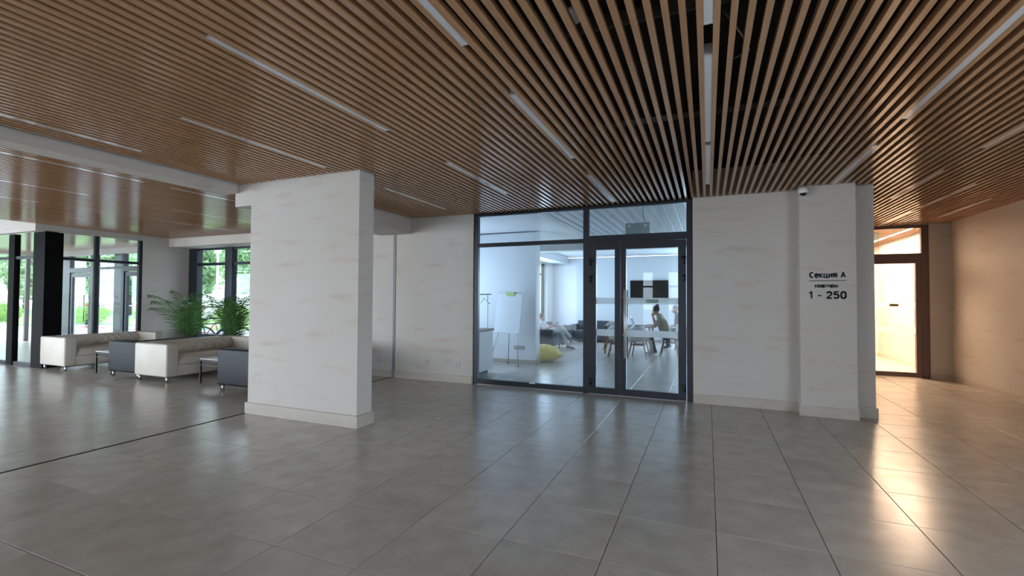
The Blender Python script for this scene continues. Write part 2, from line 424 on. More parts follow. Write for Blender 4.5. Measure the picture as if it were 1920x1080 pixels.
struct('wall_above_glass', [(-3.71, -.19, 7.14, 7.26, 2.9, 3.45), (-.19, 1.92, 7.14, 7.33, 3.3, 3.45)], 'void', 'dark bulkhead above the glass partition')
struct('wall_left', [(-12.56, -12.42, 6.88, 8.0, 0, 3.45)], 'plaster', 'plaster pier between entrance glazing and bay window')
struct('wall_bay_lintel', [(-12.42, -8.9, 7.45, 8.0, 2.70, 3.45), (-8.9, -8.7, 7.34, 8.0, 0, 3.45)], 'plaster', 'plaster lintel over the bay window')
struct('wall_front', [(-20.2, -17.0, -3.6, -3.4, 0, 3.45), (-17.0, -4.6, -3.6, -3.4, 2.85, 3.45), (-17.0, -4.6, -3.6, -3.4, 0, .15), (-9.4, -9.2, -3.6, -3.4, .15, 2.85), (-4.6, -2.2, -3.6, -3.4, 0, 3.45), (-1.85, -1.3, -3.6, -3.4, 0, 3.45), (-.55, 4.16, -3.6, -3.4, 0, 3.45), (-2.2, -.55, -3.6, -3.4, 2.45, 3.45)], 'plaster', 'street side wall behind the viewer')
# beams
struct('trim_1', [(-5.87, -5.60, -3.4, 4.19, 2.80, 3.45)], 'plaster', 'long pale beam across the ceiling on the left')
struct('trim_2', [(-5.66, -5.0, 4.195, 7.14, 2.63, 3.45)], 'plaster', 'deep pale beam from the column to the back wall')
struct('trim_3', [(-12.56, -12.42, 5.05, 6.88, 2.79, 3.45), (-20.2, -12.42, 4.93, 5.05, 2.77, 3.45)], 'plaster', 'pale header band over the entrance glazing')
bx('joint_strip', (-5.365, -5.315, 7.128, 7.142, 0, 2.63), 'strip_grey', tag(bpy.data.objects.new('trim_4', None), 'metal joint strip in back wall', None, None, 'structure'))
C.objects.link(bpy.data.objects['trim_4'])
# plinths
struct('baseboard_back', [(-5.315, -3.715, 7.118, 7.14, 0, .125), (-8.9, -5.365, 7.118, 7.14, 0, .125)], 'plinth')
struct('baseboard_section', [(-.185, 1.09, 7.105, 7.13, 0, .125)], 'plinth')
struct('baseboard_pier', [(1.07, 1.70, 6.895, 6.92, 0, .125), (1.70, 1.94, 7.08, 7.10, 0, .13), (1.92, 1.94, 7.10, 11.08, 0, .125)], 'plinth')
struct('baseboard_right', [(4.14, 4.16, -3.4, 11.06, 0, .1), (3.85, 4.14, 11.04, 11.06, 0, .1), (4.14, 4.16, 11.2, 15.1, 0, .1), (1.92, 4.14, 15.08, 15.1, 0, .1)], 'plinth')
struct('baseboard_left', [(-12.42, -12.4, 6.88, 8.0, 0, .125)], 'plinth')

# column
col = frame_root('column', 'free-standing plaster column slab in the lobby', (-4.5, 4.31, 0))
MB().box(-.86, .87, -.12, .13, 0, 3.45).build('shaft', 'plaster', col)
for b in [(-.885, .895, -.142, -.12), (-.885, .895, .13, .15)]: bx('plinth', (*b, 0, .135), 'plinth', col)
for b in [(-.885, -.86), (.87, .895)]: bx('plinth', (*b, -.12, .13, 0, .135), 'plinth', col)

# ------------------------------------------------------------------ glass partition and door to the meeting room
GYF = 7.16                                   # partition front plane
def bars(parent, items, material='dark_frame', y0=GYF, y1=GYF+.07):
    for n, x0, x1, z0, z1 in items: bevel(bx(n, (x0, x1, y0, y1, z0, z1), material, parent), .003)
def pane(parent, x0, x1, z0, z1, y=GYF+.035, material='glass', name='pane'):
    return bx(name, (x0, x1, y-.004, y+.004, z0, z1), material, parent)
w1 = frame_root('window_1', 'dark framed glass partition of the meeting room')
bars(w1, [('jamb', -3.71, -3.625, 0, 2.9), ('mullion', -1.79, -1.70, 0, 2.9), ('jamb', -.275, -.19, 0, 2.9), ('top_rail', -3.625, -1.79, 2.86, 2.9), ('top_rail', -1.70, -.275, 2.86, 2.9),
          ('transom', -3.625, -1.79, 2.335, 2.40), ('bottom_rail', -3.625, -1.79, .012, .09), ('door_head', -1.70, -.275, 2.335, 2.44)])
pane(w1, -3.625, -1.79, .09, 2.335); pane(w1, -3.625, -1.79, 2.40, 2.86); pane(w1, -1.70, -.275, 2.44, 2.86)
bx('threshold_strip', (-3.625, -1.79, GYF-.008, GYF+.02, 0, .01), 'steel', w1)
bx('threshold_strip', (-1.70, -.275, GYF-.008, GYF+.02, 0, .008), 'steel', w1)
bx('label_tag', (-2.68, -2.58, GYF-.004, GYF, .078, .1), 'white_plastic', w1)
d1 = frame_root('door_1', 'dark framed glass door with long chrome pull handle')
bars(d1, [('stile', -1.695, -1.585, .012, 2.33), ('stile', -1.30, -1.215, .012, 2.33), ('rail', -1.585, -1.30, 2.22, 2.33), ('rail', -1.585, -1.30, .012, .105)], y0=GYF-.006, y1=GYF+.064)
bars(d1, [('stile', -1.21, -1.13, .012, 2.33), ('stile', -.39, -.28, .012, 2.33), ('rail', -1.13, -.39, 2.22, 2.33), ('rail', -1.13, -.39, .012, .105)], y0=GYF-.006, y1=GYF+.064)
pane(d1, -1.585, -1.30, .105, 2.22, GYF+.03); pane(d1, -1.13, -.39, .105, 2.22, GYF+.03)
for a, b in ((-1.585, -1.30), (-1.13, -.39)):
    for z0, z1 in ((1.385, 1.48), (.895, .995)): bx('safety_stripe', (a, b, GYF+.022, GYF+.024, z0, z1), 'frosted_film', d1)
hd = MB().tube([(-1.135, GYF-.07, .58), (-1.135, GYF-.07, 1.60)], .021, 14).build('pull_handle', 'handle_steel', d1)
for z in (.70, 1.50): MB().tube([(-1.165, GYF-.07, z), (-1.165, GYF, z)], .011, 10).build('standoff', 'chrome', hd)
MB().tube([(-1.135, GYF+.13, .58), (-1.135, GYF+.13, 1.60)], .017, 14).build('pull_handle', 'chrome', d1)
MB().tube([(-1.17, GYF-.025, .92), (-1.17, GYF, .92)], .015, 12).build('lock_cylinder', 'chrome', d1)
for x, sg in ((-1.655, 1), (-.315, -1)):
    for z in (.22, 1.80, 2.06):
        h = MB().rbox(x-.03, x+.03, GYF-.03, GYF-.004, z-.022, z+.022, .006, 2)
        h.tube([(x-sg*.012, GYF-.03, z-.085), (x-sg*.012, GYF-.03, z+.02)], .014, 10); h.build('hinge', 'black_plastic', d1)
st = bx('exit_sticker', (-.84, -.67, GYF+.0195, GYF+.0215, 1.408, 1.455), 'green_sign', d1)

def text_mesh(s, size, thick=0.):
    cu = bpy.data.curves.new('t', 'FONT'); cu.body = s; cu.size = size; cu.offset = thick; cu.extrude = .0012
    o = bpy.data.objects.new('t', cu); C.objects.link(o); bpy.context.view_layer.update()
    me = bpy.data.meshes.new_from_object(o.evaluated_get(bpy.context.evaluated_depsgraph_get()))
    bpy.data.objects.remove(o); bpy.data.curves.remove(cu); return me
def text_on_wall(name, s, x0, x1, z0, z1, y, material, parent, thick=0.):
    me = text_mesh(s, 1., thick); xs = [v.co.x for v in me.vertices]; ys = [v.co.y for v in me.vertices]
    ax, bxx, ay, by = min(xs), max(xs), min(ys), max(ys)
    for v in me.vertices:
        v.co = Vector((x0+(v.co.x-ax)/(bxx-ax)*(x1-x0), y-v.co.z, z0+(v.co.y-ay)/(by-ay)*(z1-z0)))
    me.materials.clear(); me.materials.append(M[material]); o = bpy.data.objects.new(name, me); C.objects.link(o); o.parent = parent; return o
text_on_wall('sticker_text', 'ВЫХОД', -.795, -.685, 1.418, 1.445, GYF+.019, 'white_plastic', st)
bx('sticker_arrow', (-.825, -.805, GYF+.018, GYF+.0195, 1.42, 1.443), 'white_plastic', st)

# acrylic exit plate hung behind the transom
ep = thing('hanging_sign_plate', 'small grey acrylic sign plate hanging behind the glass transom', 'sign', (-.99, GYF+.2, 2.47))
bx('plate', (-.18, .18, -.004, .004, -.005, .165), 'acrylic', ep)
for x in (-.12, .12): MB().tube([(x, -.02, .12), (x, .012, .12)], .02, 12).build('fixing', 'white_plastic', ep)
MB().tube([(.13, 0, .165), (.10, .01, .20), (.085, .01, .3), (.09, .01, .475)], .004, 6).build('cord', 'dark_metal', ep)

# ------------------------------------------------------------------ corridor door
DY = 11.10
d2 = frame_root('door_2', 'brown framed glass door at the end of the warm corridor')
bars(d2, [('jamb', 3.73, 3.84, 0, 2.9), ('jamb', 1.94, 2.05, 0, 2.9), ('top_rail', 2.05, 3.73, 2.84, 2.9), ('door_head', 2.05, 3.73, 2.25, 2.36), ('stile', 3.64, 3.725, .01, 2.25), ('stile', 2.90, 2.985, .01, 2.25),
          ('stile', 2.81, 2.895, .01, 2.25), ('stile', 2.055, 2.14, .01, 2.25), ('rail', 2.985, 3.64, 2.17, 2.25), ('rail', 2.985, 3.64, .01, .10), ('rail', 2.14, 2.81, 2.17, 2.25), ('rail', 2.14, 2.81, .01, .10)], 'brown_frame', DY, DY+.08)
pane(d2, 2.985, 3.64, .10, 2.17, DY+.04); pane(d2, 2.14, 2.81, .10, 2.17, DY+.04); pane(d2, 2.05, 3.73, 2.36, 2.84, DY+.04)
for a, b in ((2.985, 3.64), (2.14, 2.81)):
    for z0, z1 in ((1.33, 1.43), (.85, .955)): bx('safety_stripe', (a, b, DY+.032, DY+.034, z0, z1), 'frosted_film', d2)
bx('sticker', (3.24, 3.38, DY+.028, DY+.030, 1.35, 1.395), 'olive_sign', d2)
tag(bx('wall_panel', (2.6, 4.05, 15.07, 15.1, .55, 1.95), 'tan_panel'), 'tan panel on the far wall of the lit corridor', 'panel')
cs = thing('corridor_sign', 'pale square sign hanging inside the corridor transom', 'sign', (3.12, 11.6, 2.72))
bx('plate', (-.1, .1, -.01, .01, -.09, .12), 'acrylic', cs); MB().tube([(0, 0, .1), (0, 0, .3)], .003, 6).build('cord', 'dark_metal', cs)

# ------------------------------------------------------------------ wall lettering and small fittings
sg = thing('wall_lettering', 'dark lettering for section A, flats 1 to 250, on the pier', 'sign', (1.38, 6.92, 1.47))
def arc(cx, cy, rx, ry, a0, a1, n=14): return [(cx+rx*math.cos(math.radians(a0+(a1-a0)*i/n)), cy+ry*math.sin(math.radians(a0+(a1-a0)*i/n))) for i in range(n+1)]
GL = {   # stroke glyphs: (advance, [polylines]); cap height 1, x-height .74
 'С': (.62, [arc(.31, .5, .31, .5, 48, 312)]), 'А': (.66, [[(0, 0), (.33, 1), (.66, 0)], [(.12, .28), (.54, .28)]]),
 'е': (.54, [arc(.27, .37, .27, .37, 0, 312)+[], [(0, .37), (.54, .37)]]), 'к': (.5, [[(0, 0), (0, .74)], [(.48, .74), (.06, .37), (.5, 0)]]),
 'ц': (.58, [[(0, .74), (0, 0), (.46, 0), (.46, .74)], [(.46, 0), (.6, 0), (.6, -.18)]]), 'и': (.5, [[(0, .74), (0, 0), (.5, .74), (.5, 0)]]),
 'я': (.5, [[(.5, 0), (.5, .74), (.2, .74)]+arc(.2, .53, .2, .21, 90, 270, 8)+[(.5, .32)], [(.28, .32), (0, 0)]]),
 'в': (.48, [[(0, 0), (0, .74), (.26, .74)]+arc(.26, .57, .17, .17, 90, -90, 8)+[(0, .4)], [(.28, .4)]+arc(.28, .2, .2, .2, 90, -90, 8)+[(0, 0)]]),
 'а': (.5, [arc(.25, .26, .25, .26, 0, 360, 16), [(.5, 0), (.5, .56)]+arc(.27, .52, .23, .22, 10, 150, 8)]),
 'р': (.52, [[(0, -.26), (0, .74)], arc(.26, .37, .26, .37, 0, 360, 16)]), 'т': (.5, [[(0, .74), (.5, .74)], [(.25, .74), (.25, 0)]]),
 'ы': (.68, [[(0, .74), (0, 0), (.24, 0)]+arc(.24, .21, .2, .21, -90, 90, 8)+[(0, .42)], [(.68, .74), (.68, 0)]]), ':': (.06, [[(.03, .05), (.03, .08)], [(.03, .52), (.03, .55)]]),
 '1': (.3, [[(0, .78), (.28, 1), (.28, 0)]]), '2': (.56, [arc(.28, .72, .28, .28, 165, -25, 10)+[(0, 0), (.58, 0)]]),
 '5': (.56, [[(.54, 1), (.07, 1), (.04, .56)]+arc(.27, .32, .29, .32, 110, -150, 12)]), '0': (.56, [[(0, .7)]+arc(.28, .7, .28, .3, 180, 0, 10)+arc(.28, .3, .28, .3, 0, -180, 10)+[(0, .7)]]), '–': (.42, [[(0, .42), (.42, .42)]])}
def stroke_text(name, txt, x0, x1, zb, cap, wt, gap=.30, space=.55):
    x = 0; runs = []
    for ch in txt:
        if ch == ' ': x += space; continue
        adv, pl = GL[ch]; runs += [[(x+p[0], p[1]) for p in q] for q in pl]; x += adv+gap
    tot = x-gap; kx = (x1-x0-wt)/tot; mb = MB(); h = wt/2
    for q in runs:
        pts = [Vector((x0+h+a*kx-1.38, zb+h+b*(cap-wt)-1.47)) for a, b in q]
        for a, b in zip(pts, pts[1:]):
            d = b-a
            if d.length < 1e-6: continue
            d.normalize(); n = Vector((-d.y, d.x))*h; a2, b2 = a-d*h*.35, b+d*h*.35
            c = [a2-n, b2-n, b2+n, a2+n]
            mb.add([(p.x, -.003, p.y) for p in c]+[(p.x, -.0002, p.y) for p in c], [(0, 1, 2, 3), (0, 4, 5, 1), (1, 5, 6, 2), (2, 6, 7, 3), (3, 7, 4, 0)])
    return mb.build(name, 'dark_sign', sg)
stroke_text('lettering_heading', 'Секция А', 1.193, 1.582, 1.738, .078, .0168)
stroke_text('lettering_flats', 'квартиры:', 1.252, 1.508, 1.617, .052, .0105)
stroke_text('lettering_number', '1', 1.185, 1.228, 1.474, .100, .0205)
stroke_text('lettering_dash', '–', 1.279, 1.328, 1.474, .100, .0170)
stroke_text('lettering_number', '250', 1.373, 1.588, 1.474, .100, .0210, .34)
bx('rule', (1.192-1.38, 1.585-1.38, -.003, 0, 1.700-1.47, 1.708-1.47), 'dark_sign', sg)
cm = thing('security_camera', 'white dome security camera at the top of the pier', 'camera', (1.13, 6.88, 2.83))
MB().lathe([(0, .05), (.052, .05), (.055, .0), (.05, -.012), (0, -.012)], seg=24).build('mount', 'white_plastic', cm)
MB().ball((0, 0, -.012), (.04, .04, .036)).build('dome', 'screen', cm)
bx('bracket', (-.02, .02, 0, .04, .0, .045), 'white_plastic', cm)
sd = thing('smoke_detector', 'round white smoke detector above the slats', 'detector', (-.71, 2.58, 3.06))
MB().lathe([(0, 0), (.045, .0), (.06, .02), (.06, .045), (0, .045)], seg=20).build('body', 'white_plastic', sd)
MB().tube([(0, 0, .045), (0, 0, .39)], .006, 6).build('rod', 'lamp_housing', sd)
for x, lab in ((-4.62, 'wall socket on the back wall farther from the glass partition'), (-3.99, 'wall socket low on the back wall next to the glass partition'), (-5.66, 'wall socket just left of the joint strip behind the column')):
    s = thing('wall_socket', lab, 'socket', (x, 7.14, .31), 0, 'sockets along the back wall')
    MB().rbox(-.04, .04, -.012, 0, -.04, .04, .005, 2).build('plate', 'plinth', s)
    MB().lathe([(.0, -.0125), (.022, -.0125), (.024, -.014), (.027, -.0125)], axis='y', seg=16).build('well', 'lamp_housing', s)
for (x, y), lab in (((-3.01, 4.91), 'tiny white paper scrap on the floor behind the column'), ((-1.12, 5.15), 'tiny white paper scrap on the floor before the door')):
    MBp = MB().grid(3, 3, lambda u, v: (u*.035-.017, v*.022-.011, .002+.008*abs(math.sin(5*u+3*v))))
    o = MBp.build('paper_scrap', 'paper', None, (x, y, 0)); o.rotation_euler.z = x; tag(o, lab, 'litter')

# ------------------------------------------------------------------ entrance glazing and bay window on the left
XG = -12.42
po = bevel(struct('entrance_post', [(-12.80, -12.36, 5.06, 5.36, 0, 2.77)], 'black_post', 'thick black post at the corner of the entrance glazing'), .006)
w2 = frame_root('window_2', 'dark framed side glazing of the entrance vestibule')
def ybars(parent, items, material='dark_frame', x0=XG-.09, x1=XG-.02):
    for n, y0, y1, z0, z1 in items: bevel(bx(n, (x0, x1, y0, y1, z0, z1), material, parent), .003)
ybars(w2, [('mullion', 5.94, 6.02, 0, 2.79), ('jamb', 6.80, 6.88, 0, 2.79), ('transom', 5.36, 5.94, 2.22, 2.28), ('transom', 6.02, 6.80, 2.22, 2.28), ('bottom_rail', 5.36, 5.94, 0, .08), ('bottom_rail', 6.02, 6.80, 0, .08)])
for a, b in ((5.36, 5.94), (6.02, 6.80)):
    for z0, z1 in ((.08, 2.22), (2.28, 2.79)): bx('pane', (XG-.059, XG-.051, a, b, z0, z1), 'glass', w2)
w3 = frame_root('window_3', 'dark framed front glazing of the entrance vestibule')
bars(w3, [('mullion', -13.80, -13.56, 0, 2.77), ('mullion', -16.2, -16.1, 0, 2.77), ('mullion', -18.6, -18.5, 0, 2.77)], 'black_post', 5.06, 5.16)
for a, b in ((-13.56, -12.80), (-16.1, -13.80), (-18.5, -16.2), (-20.1, -18.6)):
    bars(w3, [('transom', a, b, 2.24, 2.30), ('bottom_rail', a, b, 0, .08)], 'dark_frame', 5.08, 5.14)
    pane(w3, a, b, .08, 2.24, 5.11); pane(w3, a, b, 2.30, 2.77, 5.11)
# outer facade with the street doors
FY = 8.0
w4 = frame_root('window_4', 'outer glazed front with the street doors')
bars(w4, [('mullion', -18.6, -18.08, 0, 2.69), ('mullion', -16.98, -16.72, 0, 2.69), ('mullion', -15.78, -15.32, 0, 2.69), ('mullion', -12.9, -12.56, 0, 2.69), ('mullion', -20.2, -20.0, 0, 2.69),
          ('transom', -18.08, -16.98, 2.18, 2.32), ('transom', -16.72, -15.78, 2.26, 2.32), ('transom', -15.32, -12.9, 2.18, 2.32), ('transom', -20.0, -18.6, 2.26, 2.32)], 'dark_frame', FY, FY+.12)
for a, b in ((-18.08, -16.98), (-15.32, -12.9), (-20.0, -18.6), (-16.72, -15.78)): pane(w4, a, b, 2.32, 2.69, FY+.06)
for a, b in ((-20.0, -18.6), (-16.72, -15.78)): pane(w4, a, b, .05, 2.26, FY+.06)
def street_door(name, x0, x1, label):
    d = frame_root(name, label)
    bars(d, [('stile', x0, x0+.1, .02, 2.16), ('stile', x1-.1, x1, .02, 2.16), ('rail', x0+.1, x1-.1, 2.04, 2.16), ('rail', x0+.1, x1-.1, .02, .14)], 'dark_frame', FY+.02, FY+.09)
    pane(d, x0+.1, x1-.1, .14, 2.04, FY+.055)
    MB().tube([(x1-.17, FY-.05, .7), (x1-.17, FY-.05, 1.5)], .015, 10).build('pull_handle', 'steel', d)
street_door('door_3', -18.07, -16.99, 'left glass street door of the vestibule')
street_door('door_4', -15.31, -14.2, 'right glass street door of the vestibule')
street_door('door_5', -14.19, -12.92, 'glass street door leaf next to the pier')
struct('wall_vestibule', [(-20.2, -12.56, 8.0, 8.15, 2.69, 3.45)], 'plaster', 'pale band above the street doors')
struct('ceiling_vestibule', [(-20.2, -12.56, 5.16, 8.0, 2.86, 2.9)], 'wood_slat', 'wooden ceiling of the vestibule')
# bay window
w5 = frame_root('window_5', 'tall bay window behind the sofas and palms')
xs = [(-12.42, -12.10), (-11.06, -10.81), (-9.8, -9.6), (-9.0, -8.9)]
for a, b in xs: bevel(bx('mullion', (a, b, 7.95, 8.1, .42, 2.70), 'dark_frame', w5), .003)
for (a, b), (c, d) in zip(xs, xs[1:]):
    bars(w5, [('transom', b, c, 2.26, 2.33), ('top_rail', b, c, 2.65, 2.70), ('bottom_rail', b, c, .42, .50)], 'dark_frame', 7.98, 8.06)
    pane(w5, b, c, .5, 2.26, 8.02); pane(w5, b, c, 2.33, 2.65, 8.02)
struct('wall_bay_sill', [(-12.42, -8.9, 7.9, 8.1, 0, .42)], 'plaster', 'low wall under the bay window')
# street windows behind the viewer, invented as a daylight source; narrow panes follow reflections
w6 = frame_root('added_window_6', 'added street windows behind the viewer')
for k in range(5):
    x = -17.0+k*1.9
    if k: bx('mullion', (x-.04, x+.04, -3.54, -3.46, .15, 2.85), 'dark_frame', w6)
for k in range(4): bx('pane', (-17.0+k*1.9+.04, -17.0+(k+1)*1.9-.04, -3.504, -3.496, .15, 2.85), 'glass', w6)
for a, b in ((-9.2, -6.94), (-6.86, -4.6)): bx('pane', (a, b, -3.504, -3.496, .15, 2.85), 'tinted_glass', w6)
for x in (-6.9,): bx('mullion', (x-.04, x+.04, -3.54, -3.46, .15, 2.85), 'dark_frame', w6)
for a, b in ((-2.2, -1.85), (-1.3, -.55)):
    bx('pane', (a, b, -3.504, -3.496, 0.1, 2.45), 'glass', w6)
    bx('rail', (a, b, -3.54, -3.46, 1.9, 1.96), 'dark_frame', w6); bx('rail', (a, b, -3.54, -3.46, 0, .1), 'dark_frame', w6)
w11 = frame_root('added_window_11', 'added side windows on the right behind the viewer')  # unseen windows invented to bring in daylight from the right
for k in range(4): bx('mullion', (4.22, 4.3, -3.34+k*1.85, -3.26+k*1.85, .15, 2.8), 'dark_frame', w11)
for k in range(3): bx('pane', (4.256, 4.264, -3.26+k*1.85, -1.49+k*1.85, .15, 2.8), 'glass', w11)
struct('wall_end', [(-20.4, -20.2, -3.6, -3.0, 0, 3.45), (-20.4, -20.2, -3.0, 1.6, 2.85, 3.45), (-20.4, -20.2, 1.6, 5.0, 0, 3.45), (-20.4, -20.2, 5.0, 8.15, 2.77, 3.45)], 'plaster', 'far left end wall with added tall windows')
w7 = frame_root('window_7', 'added tall end windows and vestibule mullions on the far left')  # lobby panes are unseen, invented to let daylight in
for k in range(3):
    y = -3.0+k*2.28
    bx('mullion', (-20.34, -20.26, y-.04, y+.04, 0, 2.85), 'dark_frame', w7)
    if k < 2: bx('pane', (-20.304, -20.296, y+.04, y+2.24, 0, 2.85), 'glass', w7)
for y in (5.3, 6.6, 7.9): bx('mullion', (-20.34, -20.26, y-.05, y+.05, 0, 2.77), 'dark_frame', w7)

# ------------------------------------------------------------------ sofas
def sofa(name, label, group, material, leather, loc, rz):
    """two seater facing local +X; length along Y 0..1.8, depth X 0..0.88"""
    t = thing(name, label, 'sofa', loc, rz, group); Ln, D, H, A = 1.80, .88, .66, .20
    MB().rbox(.02, D-.01, -Ln/2+.02, Ln/2-.02, .10, .30, .025).build('base', material, t)
    for s in (-1, 1):
        y0, y1 = (-Ln/2, -Ln/2+A) if s < 0 else (Ln/2-A, Ln/2)
        MB().rbox(0, D, y0, y1, .10, H, .03, 4).build('armrest', material, t)
    MB().rbox(0, .22, -Ln/2+A-.01, Ln/2-A+.01, .12, H, .03, 4).build('backrest', material, t)
    def cushion(u, v):
        y = -.70+u*1.40; pl = .024*math.sin(u*62+5*v+4*math.sin(v*3+u*5))*math.sin(PI*v)**.7*(.5+.5*noise.noise(Vector((u*6, v*2, loc[0]))))*1.6
        a = v*PI*.5 if v < .0 else v
        x = .20+.13*math.sin(PI*min(1, v*1.02))**.55+pl
        z = .40+.265*v + (.0 if v < .9 else 0)
        return (x*(1 if 0 < v else 1), y, z)
    MB().grid(120, 14, cushion).build('back_cushion', material, t)
    def seat(u, v):
        y = -.70+u*1.40; x = .22+.67*v; e = min(u, 1-u); f = min(v, 1-v)
        z = .30+.135*min(1, e*16)**.5*min(1, (f*9 if v > .5 else 1))**.5+.012*math.sin(PI*u)*math.sin(PI*v)
        return (x, y, z+.004*noise.noise(Vector((u*9, v*7, 2))))
    MB().grid(40, 24, seat).build('seat_cushion', material, t)
    for x in (.07, D-.07):
        for y in (-Ln/2+.06, Ln/2-.06): MB().tube([(x, y, 0), (x, y, .105)], [.018, .026], 12).build('leg', 'steel', t)
    return t
SG = 'two-seat sofas in the seating bay'
sofa('cream_sofa', 'cream leather sofa against the entrance glazing beside the black post', SG, 'cream_leather', True, (-12.30, 5.90, 0), 0)
sofa('navy_sofa', 'dark blue sofa standing back to back with the middle cream sofa', SG, 'navy_fabric', False, (-9.27, 5.98, 0), PI)
sofa('cream_sofa', 'cream leather sofa in the middle of the bay facing the column', SG, 'cream_leather', True, (-9.25, 5.92, 0), 0)
sofa('navy_sofa', 'dark blue sofa half hidden behind the column', SG, 'navy_fabric', False, (-6.16, 5.86, 0), PI)

def side_table(loc, label):
    t = thing('side_table', label, 'table', loc, 0, 'small side tables between the sofas'); S = .26
    bevel(bx('table_top', (-S, S, -S, S, .405, .42), 'pale_top', t))
    for a in (-1, 1):
        bx('apron', (-S, S, a*S-.012*a-.012, a*S-.012*a+.012, .37, .405), 'dark_metal', t)
        bx('lower_rail', (-S, S, a*S-.012*a-.008, a*S-.012*a+.008, .30, .32), 'dark_metal', t)
        bx('apron', (a*S-.012*a-.012, a*S-.012*a+.012, -S, S, .37, .405), 'dark_metal', t)
        for b in (-1, 1): bx('leg', (a*S-.013*a-.013, a*S-.013*a+.013, b*S-.013*b-.013, b*S-.013*b+.013, 0, .405), 'dark_metal', t)
side_table((-10.52, 5.45, 0), 'small dark legged table in front of the far cream sofa')
side_table((-7.68, 5.55, 0), 'small dark legged table between middle cream sofa and column')

# ------------------------------------------------------------------ potted palms
def palm(loc, label, seed, n=15, height=1.15):
    t = thing('potted_palm', label, 'plant', loc, 0, 'potted palms at the bay window'); rnd = random.Random(seed)
    MB().lathe([(0, .02), (.13, .0), (.17, .40), (.185, .42), (.16, .42), (.155, .36), (0, .36)], seg=24).build('pot', 'pot', t)
    MB().lathe([(0, .385), (.15, .365)], seg=16).build('soil', 'soil', t)
    for k in range(n):
        az = k*2.39996+rnd.uniform(-.2, .2); el = rnd.uniform(.6, 1.5); ln = rnd.uniform(.8, 1.1)*height
        pts = []; p = Vector((.03*math.cos(az), .03*math.sin(az), .38)); a = min(1.52, el+.3)
        N = 12
        for i in range(N+1):
            pts.append(p.copy()); p = p+Vector((math.cos(az)*math.cos(a), math.sin(az)*math.cos(a), math.sin(a)))*ln/N; a -= (1.25+rnd.uniform(-.1, .1))*(i/N)**1.4*.24
        f = MB().tube(pts, [.008*(1-.7*i/N) for i in range(N+1)], 5).build('frond', 'stem', t)
        lm = MB(); side = Vector((-math.sin(az), math.cos(az), 0))
        for i in range(3, N*2):
            q = i/2; i0 = min(int(q), N-1); fr = q-i0; b = pts[i0].lerp(pts[i0+1], fr); d = (pts[i0+1]-pts[i0]).normalized()
            sz = .30*math.sin(PI*min(1, (i/(2*N))*.88+.12))**.7*height
            for s in (-1, 1):
                dr = (side*s*.85+d*.75+Vector((0, 0, rnd.uniform(-.05, .2)))).normalized(); wv = d*.012
                m1 = b+dr*sz*.5+Vector((0, 0, -.012)); e = b+dr*sz+Vector((0, 0, -.07-.05*rnd.random()))
                lm.add([b-wv*.5, b+wv*.5, m1+wv, m1-wv, e], [(0, 1, 2, 3), (3, 2, 4)])
        lm.build('leaflets', 'leaf', f)
    return t
palm((-11.68, 7.52, 0), 'bushy potted palm left of the bay window mullion', 3, 15, 1.36)
palm((-9.56, 7.10, 0), 'potted palm half hidden by the column edge', 11, 11, 1.3)

# ------------------------------------------------------------------ meeting room
struct('wall_meeting_partition', [(-5.6, -3.53, 9.82, 10.1, 0, 2.95), (-5.6, -5.4, 7.34, 7.55, 0, 2.95), (-5.6, -5.4, 9.65, 9.82, 0, 2.95), (-5.6, -5.4, 7.55, 9.65, 2.72, 2.95), (-5.6, -5.4, 7.55, 9.65, 0, .7), (-5.4, -3.71, 7.26, 7.34, 0, 2.95)], 'white_paint', 'white partition wall behind the flip chart')
struct('wall_alcove', [(-5.6, -5.3, 10.1, 12.6, 0, 2.95), (-5.6, -5.3, 15.95, 16.6, 0, 2.95), (-5.6, -5.3, 12.6, 15.95, 2.72, 2.95), (-5.6, -5.3, 12.6, 15.95, 0, .35)], 'white_paint', 'white wall with the alcove window')
struct('wall_meeting_back', [(-5.6, -.62, 16.6, 16.8, 0, 2.95), (-.62, 1.72, 16.6, 16.8, 2.75, 2.95), (-.62, 1.72, 16.6, 16.8, 0, .4), (1.62, 1.72, 16.6, 16.8, .4, 2.75)], 'white_paint', 'white back wall of the meeting room')
struct('wall_meeting_right', [(1.68, 1.72, 7.33, 16.6, 0, 2.95)], 'white_paint', 'white right wall of the meeting room')
struct('ceiling_meeting', [(-5.6, 1.72, 7.26, 16.8, 2.98, 3.1)], 'white_paint', 'white ceiling of the meeting room')
struct('trim_5', [(-5.3, 1.68, 12.3, 12.7, 2.78, 2.98), (-5.3, -4.7, 12.7, 16.6, 2.74, 2.98), (-2.75, -2.6, 7.3, 12.3, 2.88, 2.98)], 'white_paint', 'white ceiling beams of the meeting room')
for k in range(24): slat(-2.45+k*.165, 7.4, 12.25, 'white_slat', 2.915)
struct('baseboard_meeting', [(-5.4, -3.53, 9.80, 9.82, 0, .09), (-3.53, -3.51, 9.80, 10.1, 0, .09), (-5.3, -.62, 16.58, 16.6, 0, .09), (1.66, 1.68, 7.33, 16.58, 0, .09)], 'plinth')
w8 = frame_root('window_8', 'tall alcove window with dark frame')
for y in (12.6, 13.7, 14.8, 15.87): bx('mullion', (-5.5, -5.42, y, y+.08, .35, 2.72), 'dark_frame', w8)
bx('transom', (-5.49, -5.43, 12.6, 15.95, 2.3, 2.36), 'dark_frame', w8)
for a, b in ((12.68, 13.7), (13.78, 14.8), (14.88, 15.87)): bx('pane', (-5.464, -5.456, a, b, .35, 2.72), 'glass', w8)
w9 = frame_root('window_9', 'meeting room back window beside the screen')
for x in (-.62, .46, 1.54): bx('mullion', (x, x+.08, 16.66, 16.74, .4, 2.75), 'dark_frame', w9)
